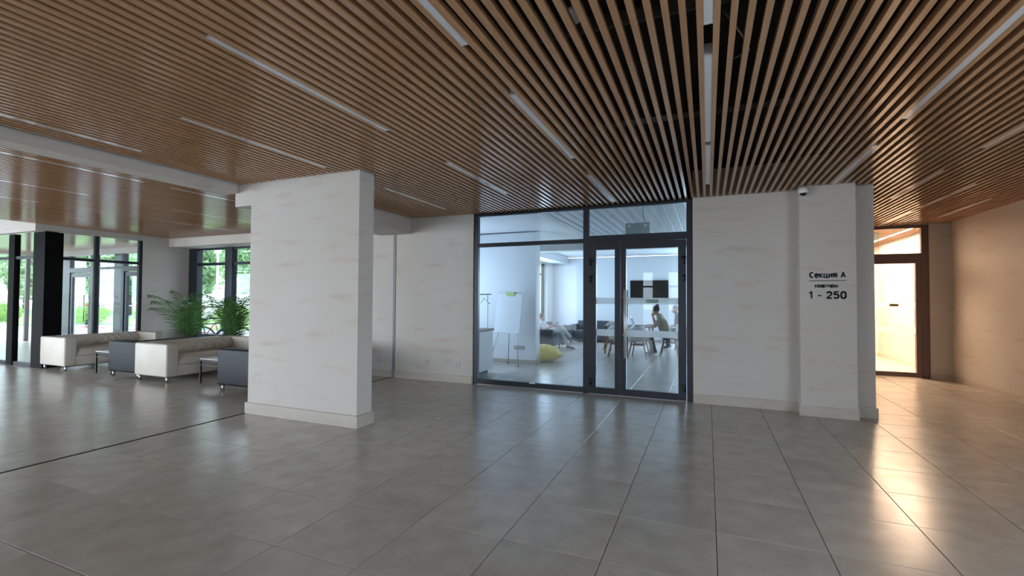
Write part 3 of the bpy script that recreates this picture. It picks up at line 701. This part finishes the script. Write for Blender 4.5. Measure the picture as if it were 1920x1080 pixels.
for a, b in ((-.54, .46), (.54, 1.54)): bx('pane', (a, b, 16.696, 16.704, .4, 2.75), 'glass', w9)

w10 = frame_root('added_window_10', 'added meeting room side window behind the clothes rack')  # unseen window put in to light the front of the meeting room
for y in (7.55, 8.56, 9.57): bx('mullion', (-5.55, -5.47, y, y+.08, .7, 2.72), 'dark_frame', w10)
for a, b in ((7.63, 8.56), (8.64, 9.57)): bx('pane', (-5.514, -5.506, a, b, .7, 2.72), 'glass', w10)
# low cabinet by the glass
cb = thing('low_cabinet', 'white low cabinet with brown top just inside the partition', 'cabinet', (-4.28, 8.05, 0))
bx('plinth', (-.33, .28, -.30, .30, 0, .08), 'black_plastic', cb)
bevel(bx('body', (-.36, .36, -.36, .36, .08, .83), 'white_paint', cb))
bevel(bx('worktop', (-.38, .38, -.38, .38, .83, .87), 'wood_top', cb))
for x in (-.175, .175):
    dr = bevel(bx('door', (x-.165, x+.165, -.378, -.36, .10, .81), 'white_plastic', cb)); bx('handle', (x-.05, x+.05, -.392, -.378, .74, .755), 'steel', dr)
# clothes rack
cr = thing('clothes_rack', 'tubular metal clothes rack behind the white cabinet', 'rack', (-4.75, 9.2, 0))
MB().tube([(.33, 0, .1), (.33, 0, 1.55)], .011, 8).build('upright', 'steel', cr); MB().tube([(-.33, 0, .1), (-.33, 0, 1.55)], .011, 8).build('upright', 'steel', cr)
MB().tube([(-.42, 0, 1.55), (.42, 0, 1.55)], .012, 8).build('rail', 'steel', cr)
for x in (-.33, .33):
    f = MB().tube([(x, -.25, .03), (x+.02, -.23, .09), (x, -.15, .13), (x, .15, .13), (x+.02, .23, .09), (x, .25, .03)], .018, 8).build('foot', 'white_plastic', cr)
    for y in (-.25, .25): MB().ball((x, y, .022), (.02, .014, .022)).build('caster', 'black_plastic', f)
MB().tube([(-.33, 0, .13), (.33, 0, .13)], .014, 8).build('base_bar', 'white_plastic', cr)
hg = thing('clothes_hanger', 'wire clothes hanger on the clothes rack', 'hanger', (-4.50, 9.2, 1.55))
MB().tube([(0, 0, -.01), (.012, 0, .008), (.022, 0, -.005), (.01, 0, -.03), (0, 0, -.05), (0, 0, -.09)], .0035, 6).build('hook', 'steel', hg)
MB().tube([(-.02, -.19, -.2), (0, 0, -.09), (.02, .10, -.15), (.03, .19, -.20)], .007, 6).build('shoulder_bar', 'steel', hg)
MB().ball((.03, .19, -.2), .014).build('tip', 'black_plastic', hg)
# flip chart
fc = thing('flip_chart', 'white flip chart easel standing against the partition wall', 'easel', (-4.03, 9.42, 0), math.radians(-3))
tl = lambda z: .10*(z-.7)/.95
bd = MB().add([(-.32, tl(.70)-.02, .70), (.31, tl(.70)-.02, .70), (.31, tl(.70), .70), (-.32, tl(.70), .70), (-.28, tl(1.66)-.02, 1.66), (.34, tl(1.66)-.02, 1.66), (.34, tl(1.66), 1.66), (-.28, tl(1.66), 1.66)],
              [(0, 3, 2, 1), (4, 5, 6, 7), (0, 1, 5, 4), (1, 2, 6, 5), (2, 3, 7, 6), (3, 0, 4, 7)]).build('board', 'white_plastic', fc)
MB().grid(8, 12, lambda u, v: (-.33+.62*u+.04*v, tl(.72+.86*v)-.028-.006*math.sin(PI*u)-.012*math.exp(-((u-.45)*18)**2)*(1-v), .71+.86*v+.012*math.sin(6*u)*(1-v)), flip=False).build('paper_pad', 'paper', fc)
bx('clamp_bar', (-.285, .335, tl(1.6)-.045, tl(1.6)-.015, 1.60, 1.655), 'white_plastic', fc)
bx('note', (-.06, .13, tl(1.55)-.05, tl(1.55)-.044, 1.52, 1.60), 'note_green', fc)
for a, b in (((-.20, .0, .78), (-.44, -.06, .012)), ((.22, .0, .78), (.30, -.10, .012)), ((.02, .05, 1.2), (-.12, .27, .012))):
    l = MB().tube([a, b], .009, 8).build('leg', 'steel', fc); MB().ball((b[0], b[1], .014), .014).build('foot', 'black_plastic', l)
ts = thing('triple_socket', 'pale triple wall socket low behind the flip chart', 'socket', (-3.92, 9.82, .36))
for x in (-.08, 0, .08):
    p = MB().rbox(x-.04, x+.04, -.012, 0, -.04, .04, .005, 2).build('plate', 'plinth', ts)
    MB().lathe([(0, -.0125), (.02, -.0125), (.022, -.014), (.026, -.0125)], (x, 0, 0), 14, 'y').build('well', 'lamp_housing', p)
# bean bag
def bag(u, v):
    th = PI*v; ph = 2*PI*u; z = -math.cos(th); r = abs(math.sin(th))**.62
    n1 = .055*noise.noise(Vector((math.cos(ph)*2.2, math.sin(ph)*2.2, z*1.8+3)))
    zz = .19+.19*z*(1 if z > 0 else 1.0); rr = (.38+n1)*r*(1-.16*max(0, z))
    return (rr*math.cos(ph)-.05*max(0, z), rr*math.sin(ph), max(0., zz+.02*math.sin(5*ph)*max(0, z)*r))
bb = thing('bean_bag', 'yellow bean bag on the floor beside the partition end', 'bean bag', (-3.55, 10.5, 0))
MB().grid(36, 18, bag, flip=False).build('bag', 'yellow_fabric', bb)
MB().grid(10, 4, lambda u, v: (-.12+.2*u, -.12+.12*v, .372+.016*v), flip=False).build('patch', 'orange_fabric', bb)

def armchair(label, loc, rz, w=.9, material='charcoal_fabric'):
    t = thing('armchair', label, 'armchair', loc, rz, 'dark armchairs in the alcove'); D = .85
    MB().rbox(.02, D-.02, -w/2+.02, w/2-.02, .09, .26, .02).build('base', material, t)
    for s in (-1, 1):
        a, b = (-w/2, -w/2+.14) if s < 0 else (w/2-.14, w/2)
        MB().rbox(0, D, a, b, .09, .58, .025, 3).build('armrest', material, t)
    MB().rbox(0, .2, -w/2+.13, w/2-.13, .09, .70, .03, 3).build('backrest', material, t)
    MB().rbox(.18, D-.01, -w/2+.14, w/2-.14, .24, .40, .04, 3).build('seat_cushion', material, t)
    for x in (.06, D-.06):
        for y in (-w/2+.06, w/2-.06): MB().tube([(x, y, 0), (x, y, .1)], .02, 8).build('leg', 'dark_metal', t)
armchair('dark armchair in which the reading man sits', (-4.92, 13.2, 0), 0, .95)
armchair('empty dark armchair against the far white wall of the alcove', (-3.62, 16.42, 0), -PI/2, 1.5)
armchair('dark armchair in the alcove corner below the window', (-5.05, 14.85, 0), 0, 1.0)

# wall screen
tv = thing('wall_screen', 'black flat screen on the meeting room back wall', 'television', (-1.84, 16.6, 1.38))
bevel(bx('casing', (-.63, .63, -.06, 0, 0, .73), 'black_plastic', tv)); bx('display', (-.61, .61, -.064, -.06, .025, .71), 'screen', tv)
# table
tb = thing('meeting_table', 'meeting table behind the white shell chairs', 'table', (-1.95, 12.95, 0))
bevel(bx('table_top', (-.65, .65, -.45, .45, .715, .745), 'table_top', tb))
for x in (-.56, .56):
    for y in (-.36, .36): MB().tube([(x, y, .715), (x*1.05, y*1.05, 0)], [.03, .02], 10).build('leg', 'chair_wood', tb)
# laptop on table, paper
def laptop(label, loc, rz, op=1.9, sc=1.):
    t = thing('laptop', label, 'laptop', loc, rz)
    bevel(bx('keyboard_base', (-.12*sc, .12*sc, -.16*sc, .16*sc, 0, .016), 'black_plastic', t), .003)
    l = MB().box(0, .23*sc, -.16*sc, .16*sc, -.004, .004).build('lid', 'steel', t, (.12*sc, 0, .016)); l.rotation_euler = (0, -(PI-op), 0)
    bx('display', (.01, .22*sc, -.15*sc, .15*sc, .004, .006), 'screen', l)
laptop('open laptop on the meeting table before the woman', (-1.68, 12.72, .745), PI, 1.9)

def shell_chair(label, loc, rz, group='white shell chairs at the meeting table'):
    t = thing('shell_chair', label, 'chair', loc, rz, group)          # faces local +X
    def sh(u, v):
        s = (u-.5)*2
        if v < .5:
            q = v/.5; x = .24-.36*q; z = .44-.02*q+.02*(1-q)**4*-1; hw = .21+.02*q
        else:
            q = (v-.5)/.5; x = -.12-.10*math.sin(q*PI/2)-.03*q; z = .42+.38*q**1.15; hw = .23*(1-.55*max(0, q-.35)**2/.42)
        cup = abs(s)**2.4
        z2 = z+cup*(.16*math.sin(PI*min(1, v*1.05))**.8 if v < .75 else .16*math.sin(PI*.7875)**.8*(1-v)/.25)
        x2 = x+cup*.13*max(0, (v-.4)/.6)
        return (x2, s*hw, z2)
    o = MB().grid(16, 24, sh).build('shell', 'shell', t); md = o.modifiers.new('thick', 'SOLIDIFY'); md.thickness = .014
    for x, y in ((.16, .15), (.16, -.15), (-.12, .15), (-.12, -.15)): MB().tube([(x, y*.9, .425), (x*1.6, y*1.5, 0)], [.02, .012], 8).build('leg', 'chair_wood', t)
    for x in (.16, -.12): MB().tube([(x*1.1, -.15, .33), (x*1.1, .15, .33)], .014, 8).build('crossbar', 'chair_wood', t)
    MB().tube([(.17, 0, .33), (-.13, 0, .33)], .014, 8).build('crossbar', 'chair_wood', t)
shell_chair('white shell chair seen through the narrow door leaf', (-2.12, 12.05, 0), PI/2+.15)
shell_chair('white shell chair with its back to the wide glass door', (-1.58, 11.98, 0), PI/2-.1)
shell_chair('white shell chair on which the woman sits', (-.88, 12.85, 0), PI)
shell_chair('white shell chair at the far left end of the table', (-2.55, 13.75, 0), -PI/2)
shell_chair('white shell chair of the person near the back window', (-.62, 14.5, 0), PI)

# ------------------------------------------------------------------ people
def person(label, loc, bones, shoes, head, hair, mats, face_dir, hair_mat, bun=False):
    t = thing('person', label, 'person', loc); L = Vector(loc)
    mb = MB(); tags = []
    def loc_(p): return Vector(p)-L
    for a, b, ra, rb, tg in bones:
        a, b = loc_(a), loc_(b); tags.append((a, b, ra, rb, tg))
        N = max(2, int((b-a).length/.03)); mb.tube([a.lerp(b, i/N) for i in range(N+1)], [ra+(rb-ra)*i/N for i in range(N+1)], 12)
        mb.ball(a, ra, 12, 8); mb.ball(b, rb, 12, 8)
    hc = loc_(head); fd = Vector(face_dir).normalized(); sd = Vector((0, 0, 1)).cross(fd).normalized(); uz = fd.cross(sd)*1.
    uz = Vector((0, 0, 1))
    # skull, jaw, nose, ears
    for c, r in ((hc+uz*.02-fd*.01, (.082, .082, .10)), (hc-uz*.045+fd*.025, (.062, .062, .075))):
        mb.ball(c, r, 16, 12); tags.append((c, c, r[0], r[0], 'skin'))
    mb.ball(hc+fd*.094-uz*.012, (.014, .014, .022), 8, 6)
    for s in (-1, 1): mb.ball(hc+sd*s*.082-uz*.005-fd*.01, (.016, .016, .03), 8, 6)
    o = mb.build('body', mats['skin'], t)
    rm = o.modifiers.new('skin', 'REMESH'); rm.mode = 'VOXEL'; rm.voxel_size = .0085; rm.use_smooth_shade = True
    sm = o.modifiers.new('smooth', 'SMOOTH'); sm.iterations = 4; sm.factor = .5
    bpy.context.view_layer.update()
    me = bpy.data.meshes.new_from_object(o.evaluated_get(bpy.context.evaluated_depsgraph_get()))
    o.modifiers.clear(); o.data = me
    me.materials.clear(); order = list(dict.fromkeys(['skin']+[b[4] for b in bones]))
    for k in order: me.materials.append(M[mats[k]])
    for p in me.polygons:
        c = p.center; best = 1e9; bt = 'skin'
        for a, b, ra, rb, tg in tags:
            ab = b-a; h = 0 if ab.length < 1e-6 else max(0, min(1, (c-a).dot(ab)/ab.length_squared))
            d = (c-a-ab*h).length-(ra+(rb-ra)*h)
            if d < best: best, bt = d, tg
        p.material_index = order.index(bt); p.use_smooth = True
    # face
    for s in (-1, 1): MB().ball(hc+fd*.076+sd*s*.03+uz*.012, (.009, .009, .008), 8, 6).build('eye', 'eye', t)
    MB().ball(hc+fd*.084-uz*.055, (.013, .018, .006), 8, 6).build('mouth', 'lips', t)
    # hair cap
    def hr(u, v):
        th = PI*v*(.62 if hair == 'short' else .70); ph = 2*PI*u
        d = fd*math.cos(ph)+sd*math.sin(ph); k = 1.0 if math.cos(ph) < .2 else 1-.42*(math.cos(ph)-.2)
        th *= k
        r = .094+.006*noise.noise(Vector((u*9, v*6, hc.x)))
        return hc+uz*.022-fd*.012+(d*math.sin(th)*r+uz*math.cos(th)*(r+.016))
    h = MB().grid(24, 10, hr).build('hair', hair_mat, t)
    if bun: MB().ball(hc+uz*.125-fd*.045, (.045, .045, .05)).build('hair_bun', hair_mat, h)
    # shoes
    for hp, tp in shoes:
        hp, tp = loc_(hp), loc_(tp); d = (tp-hp); n = d.normalized(); s_ = n.cross(Vector((0, 0, 1))).normalized(); v_ = s_.cross(n)
        def sh(u, v):
            ph = 2*PI*u; wv = .045*math.sin(PI*min(.97, max(.03, v)))**.35; hh = .07*(1-.55*v)
            return hp-n*.05+d*v*1.25+s_*math.cos(ph)*wv+v_*(max(-.012, math.sin(ph)*hh)+.012)
        so = MB().grid(14, 10, sh).build('shoe', 'shoe_blue', t)
        def sl(u, v):
            ph = 2*PI*u; wv = .05*math.sin(PI*min(.97, max(.03, v)))**.35
            return hp-n*.055+d*v*1.27+s_*math.cos(ph)*wv+v_*(-.012+.012*math.sin(ph))
        MB().grid(14, 8, sl).build('sole', 'shoe_sole', so)
    return t
def hand(w, d, side, thumb, tg='skin'):
    # palm and five tapered, slightly curled fingers; w wrist, d direction, side across the palm
    w = Vector(w); d = Vector(d).normalized(); s = Vector(side).normalized(); n = d.cross(s)
    out = [(w, w+d*.055, .022, .026, tg), (w+d*.05-s*.022, w+d*.085-s*.026, .016, .014, tg), (w+d*.05+s*.022, w+d*.082+s*.026, .016, .013, tg)]
    for k, ln in zip((-1.5, -.5, .5, 1.5), (.062, .075, .070, .055)):
        b = w+d*.085+s*k*.019; mdl = b+d*ln*.55-n*.006; out += [(b, mdl, .0095, .009, tg), (mdl, mdl+d*ln*.42-n*.02, .009, .0075, tg)]
    b = w+d*.03+s*thumb*.028; out += [(b, b+d*.028+s*thumb*.022, .0115, .0105, tg), (b+d*.028+s*thumb*.022, b+d*.055+s*thumb*.026-n*.008, .0105, .008, tg)]
    return out
Y = 13.2
pel, chs, nck, hd_ = (-4.36, Y, .50), (-4.56, Y, .66), (-4.62, Y, .80), (-4.555, Y, .90)
man = [(pel, chs, .15, .16, 'shirt'), ((-4.36, Y-.09, .50), (-4.36, Y+.09, .50), .13, .13, 'trousers'), (chs, (-4.6, Y, .75), .15, .10, 'shirt'), ((-4.58, Y-.16, .72), (-4.58, Y+.16, .72), .075, .075, 'shirt'), (nck, hd_, .055, .055, 'skin'),
       # planted near leg, crossed far leg
       ((-4.34, Y-.10, .50), (-3.93, Y-.10, .50), .095, .065, 'trousers'), ((-3.93, Y-.10, .50), (-3.73, Y-.10, .17), .066, .05, 'trousers'), ((-3.73, Y-.10, .17), (-3.71, Y-.10, .08), .036, .036, 'skin'),
       ((-4.34, Y+.10, .52), (-3.95, Y-.02, .64), .095, .065, 'trousers'), ((-3.95, Y-.02, .64), (-3.64, Y-.10, .36), .066, .048, 'trousers'), ((-3.64, Y-.10, .36), (-3.60, Y-.11, .32), .036, .036, 'skin'),
       ((-4.58, Y-.18, .72), (-4.40, Y-.22, .58), .055, .045, 'shirt'), ((-4.40, Y-.22, .58), (-4.21, Y-.14, .64), .043, .03, 'skin'),
       ((-4.58, Y+.18, .72), (-4.40, Y+.22, .58), .055, .045, 'shirt'), ((-4.40, Y+.22, .58), (-4.21, Y+.14, .66), .043, .03, 'skin')]
man += hand((-4.21, Y-.14, .64), (.8, .3, .35), (0, -.6, .8), 1)+hand((-4.21, Y+.14, .66), (.8, -.3, .35), (0, .6, .8), 1)
person('seated man in pale trousers and white shirt with legs crossed', (-4.3, Y, 0), man, [((-3.72, Y-.10, .05), (-3.52, Y-.10, .02)), ((-3.60, Y-.12, .30), (-3.40, Y-.13, .26))], hd_, 'short', dict(skin='skin', shirt='shirt_white', trousers='trousers_pale'), (1, -.1, -.25), 'hair_brown')
tbk = thing('tablet', 'grey tablet held on the lap of the seated man', 'tablet', (-4.10, Y, .70)); p = bevel(bx('case', (-.008, .008, -.13, .13, -.08, .10), 'concrete_cladding', tbk), .003); p.rotation_euler = (0, .5, 0)
p = bx('display', (-.010, -.008, -.12, .12, -.07, .09), 'screen', tbk); p.rotation_euler = (0, .5, 0)

X, Y = -.98, 12.78
wom = [((X, Y, .56), (X-.10, Y, .82), .145, .14, 'shirt'), ((X, Y-.09, .54), (X, Y+.09, .54), .13, .13, 'trousers'), ((X-.10, Y, .82), (X-.17, Y, 1.0), .145, .09, 'shirt'), ((X-.16, Y-.16, .965), (X-.16, Y+.16, .965), .075, .075, 'shirt'),
       ((X-.19, Y, 1.02), (X-.25, Y, 1.12), .052, .05, 'skin'),
       ((X, Y-.1, .54), (X-.42, Y-.12, .56), .09, .065, 'trousers'), ((X-.42, Y-.12, .56), (X-.36, Y-.12, .09), .06, .04, 'trousers'),
       ((X, Y+.1, .54), (X-.42, Y+.12, .56), .09, .065, 'trousers'), ((X-.42, Y+.12, .56), (X-.30, Y+.12, .09), .06, .04, 'trousers'),
       ((X-.16, Y-.18, .96), (X-.26, Y-.24, .78), .058, .05, 'shirt'), ((X-.26, Y-.24, .78), (X-.46, Y-.14, .785), .043, .028, 'skin'),
       ((X-.16, Y+.18, .96), (X-.30, Y+.22, .80), .058, .05, 'shirt'), ((X-.30, Y+.22, .80), (X-.35, Y+.10, 1.0), .043, .028, 'skin')]
wom += hand((X-.46, Y-.14, .785), (-1, .1, -.1), (0, 1, 0), 1)+hand((X-.35, Y+.10, 1.0), (.1, -.3, 1), (1, 0, 0), -1)
person('seated woman in olive top with dark hair bun, working at a laptop', (X, Y, 0), wom, [((X-.36, Y-.12, .05), (X-.54, Y-.12, .02)), ((X-.30, Y+.12, .05), (X-.48, Y+.12, .02))], (X-.27, Y, 1.175), 'long', dict(skin='skin', shirt='shirt_olive', trousers='trousers_dark'), (-1, -.15, -.2), 'hair_dark', True)
X, Y = -.68, 14.5
thr = [((X, Y, .55), (X-.08, Y, .82), .15, .145, 'shirt'), ((X, Y-.09, .54), (X, Y+.09, .54), .13, .13, 'trousers'), ((X-.08, Y, .82), (X-.12, Y, 1.0), .15, .09, 'shirt'), ((X-.12, Y-.17, .97), (X-.12, Y+.17, .97), .075, .075, 'shirt'),
       ((X-.14, Y, 1.02), (X-.18, Y, 1.12), .052, .05, 'skin'),
       ((X, Y-.1, .54), (X-.42, Y-.12, .55), .09, .065, 'trousers'), ((X-.42, Y-.12, .55), (X-.40, Y-.12, .09), .06, .04, 'trousers'),
       ((X, Y+.1, .54), (X-.42, Y+.12, .55), .09, .065, 'trousers'), ((X-.42, Y+.12, .55), (X-.36, Y+.12, .09), .06, .04, 'trousers'),
       ((X-.12, Y-.19, .96), (X-.16, Y-.25, .72), .058, .05, 'shirt'), ((X-.16, Y-.25, .72), (X-.36, Y-.16, .66), .043, .028, 'skin'),
       ((X-.12, Y+.19, .96), (X-.16, Y+.25, .72), .058, .05, 'shirt'), ((X-.16, Y+.25, .72), (X-.36, Y+.16, .66), .043, .028, 'skin')]
thr += hand((X-.36, Y-.16, .66), (-1, .2, -.1), (0, 1, 0), 1)+hand((X-.36, Y+.16, .66), (-1, -.2, -.1), (0, 1, 0), -1)
person('seated person in dark grey top beside the right door stile', (X, Y, 0), thr, [((X-.40, Y-.12, .05), (X-.58, Y-.12, .02)), ((X-.36, Y+.12, .05), (X-.54, Y+.12, .02))], (X-.19, Y, 1.17), 'short', dict(skin='skin', shirt='shirt_grey', trousers='trousers_dark'), (-1, -.2, -.1), 'hair_dark')

# ------------------------------------------------------------------ outdoors
ZG = -.12
def ground(name, b, material, label, dz=0.):
    return tag(bx(name, (*b, ZG-.1+dz, ZG+dz), material), label, None, None, 'structure')
ground('ground', (-140, 60, 8.15, 120), 'asphalt', 'grey street outside the building')
ground('ground_side', (-140, -20.4, -60, 8.15), 'paving', 'pale paving at the end of the building')
ground('ground_right', (4.5, 60, -3.6, 8.15), 'paving', 'pale paving right of the building')
ground('ground_front', (-20.4, 60, -60, -3.6), 'paving', 'pale paving behind the viewer')
ground('pavement', (-60, 20, 8.15, 12.5), 'paving', 'pale pavement along the facade', .04)
ground('lawn', (-80, 20, 15.5, 21), 'grass', 'bright green lawn strip beyond the pavement', .06)
ground('lawn_far', (-120, 30, 27, 60), 'grass', 'far green lawn under the trees', .05)
ground('lawn_side', (-80, -34, -20, 15.5), 'grass', 'green lawn past the end of the building', .05)
for nm in ('tree_leaf', 'hedge_leaf', 'leaf'):
    nt = M[nm].node_tree; b_ = nt.nodes['Principled BSDF']; tl_ = nt.nodes.new('ShaderNodeBsdfTranslucent'); mx_ = nt.nodes.new('ShaderNodeMixShader'); mx_.inputs[0].default_value = .4
    nt.links.new(b_.inputs['Base Color'].links[0].from_socket, tl_.inputs[0]); nt.links.new(b_.outputs[0], mx_.inputs[1]); nt.links.new(tl_.outputs[0], mx_.inputs[2]); nt.links.new(mx_.outputs[0], nt.nodes['Material Output'].inputs[0])
def leaf_cloud(mb, c, r, n, size, rnd):
    for _ in range(n):
        while True:
            p = Vector((rnd.uniform(-1, 1), rnd.uniform(-1, 1), rnd.uniform(-1, 1)))
            if .35 < p.length < 1: break
        q = Vector((c[0]+p.x*r[0], c[1]+p.y*r[1], c[2]+p.z*r[2]))
        a = Vector((rnd.gauss(0, 1), rnd.gauss(0, 1), rnd.gauss(0, 1))).normalized(); b = a.cross(Vector((rnd.gauss(0, 1), rnd.gauss(0, 1), rnd.gauss(0, 1)))).normalized()
        s = size*rnd.uniform(.6, 1.3); mb.add([q-a*s, q-b*s*.5, q+a*s, q+b*s*.5], [(0, 1, 2, 3)])
def tree(loc, h, r, seed, label):
    rnd = random.Random(seed); t = thing('tree', label, 'tree', (loc[0], loc[1], ZG), 0, 'street trees beyond the lawn')
    MB().tube([(0, 0, 0), (.05, .03, h*.25), (0, .05, h*.6)], [.22, .17, .08], 8).build('trunk', 'bark', t)
    mb = MB()
    for k in range(9):
        a = rnd.uniform(0, 6.28); rr = rnd.uniform(0, .55)*r
        leaf_cloud(mb, (rr*math.cos(a), rr*math.sin(a), h*rnd.uniform(.28, .88)), (r*.62, r*.62, h*.2), 540, .3, rnd)
    mb.build('crown', 'tree_leaf', t)
k = 0
for x, y, h, r in [(-14, 24, 8.5, 3.2), (-22, 24, 8, 3.2), (-30, 24.5, 9, 3.2), (-38, 24, 8.5, 3.2), (-46, 24.5, 9, 3.2), (-54, 24, 9, 3.2), (-62, 24, 9.5, 3.2), (-61, 15, 9.5, 3.2), (-69, 9, 10, 3.3), (-60, 4, 9, 3.2)]:
    k += 1; tree((x, y), h, r, 40+k, 'leafy green street tree in the nearer row beyond the lawn')
for x, y, h, r in [(-26, 35, 12, 3.8), (-35.2, 35, 12.5, 3.8), (-44.4, 35, 12, 3.8), (-53.6, 35, 13, 3.8), (-62.8, 35, 12.5, 3.8), (-72, 33, 13, 3.8), (-78, 20, 13, 3.8)]:
    k += 1; tree((x, y), h, r, 40+k, 'taller street tree in the hazy back row behind the nearer trees')
for x, y, rx, ry, lab in [(-21.5, 15.9, 1.1, .7, 'round yellow green shrub seen through the bay window'), (-27.5, 16, 1.6, .7, 'clipped shrub seen through the right street door'), (-32.5, 15.2, 1.8, .7, 'clipped shrub seen through the left street door'), (-38, 13.6, 2.0, .8, 'wide shrub left of the street doors'), (-46, 12.0, 2.2, .9, 'far shrub seen beside the thick black post')]:
    t = thing('shrub', lab, 'shrub', (x, y, ZG), 0, 'shrubs along the lawn'); rnd = random.Random(int(-x*10)); mb = MB()
    leaf_cloud(mb, (0, 0, .62), (rx, ry, .6), 1100, .10, rnd); mb.build('foliage', 'hedge_leaf', t)
    MB().tube([(0, 0, 0), (0, 0, .5)], .05, 6).build('stem', 'bark', t)
fn = thing('white_fence', 'low white panel fence across the street seen through the bay window', 'fence', (-27.5, 19.4, ZG))
for i in range(6): bevel(bx('panel', (-5.4+i*1.8, -5.4+i*1.8+1.74, -.04, .04, .25, 1.75), 'white_fence', fn), .01)
for i in range(7): bx('post', (-5.46+i*1.8, -5.40+i*1.8, -.05, .05, 0, 1.8), 'steel', fn)
lp = thing('lamp_post', 'slim white lamp post beyond the bay window', 'lamp post', (-24.2, 17.0, ZG))
MB().tube([(0, 0, 0), (0, 0, .6), (0, 0, 3.9)], [.09, .07, .05], 10).build('pole', 'white_fence', lp)
MB().lathe([(0, 3.9), (.16, 3.9), (.18, 4.15), (.05, 4.25), (0, 4.25)], seg=14).build('lamp_head', 'white_fence', lp)
# railing with tape
rl = thing('railing', 'grey outdoor railing with red and white tape behind the street doors', 'railing', (-20, 10.2, ZG))
for z in (.42, 1.25): MB().tube([(-9, 0, z), (6.2, 0, z)], .022, 8).build('rail', 'steel', rl)
for i in range(9): MB().tube([(-9+i*1.9, 0, 0), (-9+i*1.9, 0, 1.25)], .022, 8).build('post', 'steel', rl)
for i in range(10):
    for z in (.42, 1.25): MB().tube([(-5.5+i*1.1, -.002, z), (-5.0+i*1.1, -.002, z)], .026, 8).build('tape_band', 'red_tape', rl)
sp = thing('sign_post', 'small white notice on a thin post beyond the street door', 'sign', (-21.6, 9.75, ZG))
MB().tube([(0, 0, 0), (0, 0, 2.0)], .025, 8).build('post', 'steel', sp); bevel(bx('board', (-.2, .2, -.03, -.01, 1.35, 2.0), 'white_fence', sp))
MB().lathe([(.06, -.034), (.12, -.034), (.12, -.03), (.06, -.03)], (0, 0, 1.78), 20, 'y').build('red_ring', 'red_tape', sp); bx('text_block', (-.13, .13, -.034, -.03, 1.42, 1.55), 'rubber', sp)
def bicycle(loc, rz, material, label):
    t = thing('bicycle', label, 'bicycle', loc, rz, 'bicycles parked outside the bay window')
    R = .33; wx = ((-.52, R), (.52, R))
    for x, z in wx:
        pts = [(x+R*math.cos(a*PI/14), 0, z+R*math.sin(a*PI/14)) for a in range(29)]
        wh = MB().tube(pts, .02, 8, False).build('wheel', 'rubber', t)
        MB().tube([(x+.3*math.cos(a*PI/14), 0, z+.3*math.sin(a*PI/14)) for a in range(29)], .008, 6, False).build('rim', 'steel', wh)
        sp_ = MB()
        for a in range(10): sp_.tube([(x, 0, z), (x+.3*math.cos(a*PI/5), 0, z+.3*math.sin(a*PI/5))], .0025, 4)
        sp_.build('spokes', 'steel', wh)
    bb_, st_, hd1, hd2, rr_ = (-.06, 0, .30), (-.2, 0, .78), (.36, 0, .82), (.40, 0, .68), (-.52, 0, R)
    fr = MB()
    for a, b, r in ((bb_, st_, .016), (st_, hd1, .018), (bb_, hd2, .02), (hd1, hd2, .02)): fr.tube([a, b], r, 8)
    for s in (-.04, .04): fr.tube([(bb_[0], s, bb_[2]), (rr_[0], s, rr_[2])], .010, 6); fr.tube([(st_[0], s*.3, st_[2]), (rr_[0], s, rr_[2])], .009, 6)
    fr.build('frame', material, t)
    fk = MB()
    for s in (-.045, .045): fk.tube([(.40, s*.6, .70), (.44, s, .62), (.52, s, R)], .012, 6)
    fk.build('fork', material, t)
    MB().tube([(.36, 0, .80), (.33, 0, .96)], .014, 8).build('stem', 'steel', t)
    hb = MB().tube([(.30, -.30, .98), (.34, -.12, .97), (.34, .12, .97), (.30, .30, .98)], .011, 8).build('handlebar', 'dark_metal', t)
    MB().tube([(-.2, 0, .78), (-.22, 0, .90)], .013, 8).build('seat_post', 'steel', t)
    MB().rbox(-.36, -.09, -.07, .07, .895, .945, .022, 3).build('saddle', 'rubber', t)
    MB().lathe([(.0, -.05), (.09, -.05), (.09, -.045), (0, -.045)], (-.06, 0, .30), 18, 'y').build('chainring', 'steel', t)
    for s in (-1, 1): MB().tube([(-.06, s*.06, .30), (-.06+s*.14, s*.07, .30-s*.09), (-.06+s*.14, s*.15, .30-s*.09)], .01, 6).build('crank', 'dark_metal', t)
bicycle((-12.75, 8.75, ZG+.04), .25, 'bike_blue', 'blue framed bicycle parked right outside the bay window')
bicycle((-13.2, 9.45, ZG+.04), .5, 'bike_red', 'reddish bicycle behind the blue one outside')
struct('outer_wall', [(-10.2, -8.6, 8.7, 9.4, ZG, 3.4)], 'concrete_cladding', 'grey outer facade corner seen through the bay window')
struct('canopy', [(-20.4, -8.6, 8.1, 9.6, 3.05, 3.2)], 'concrete_cladding', 'flat canopy outside above the bay window')
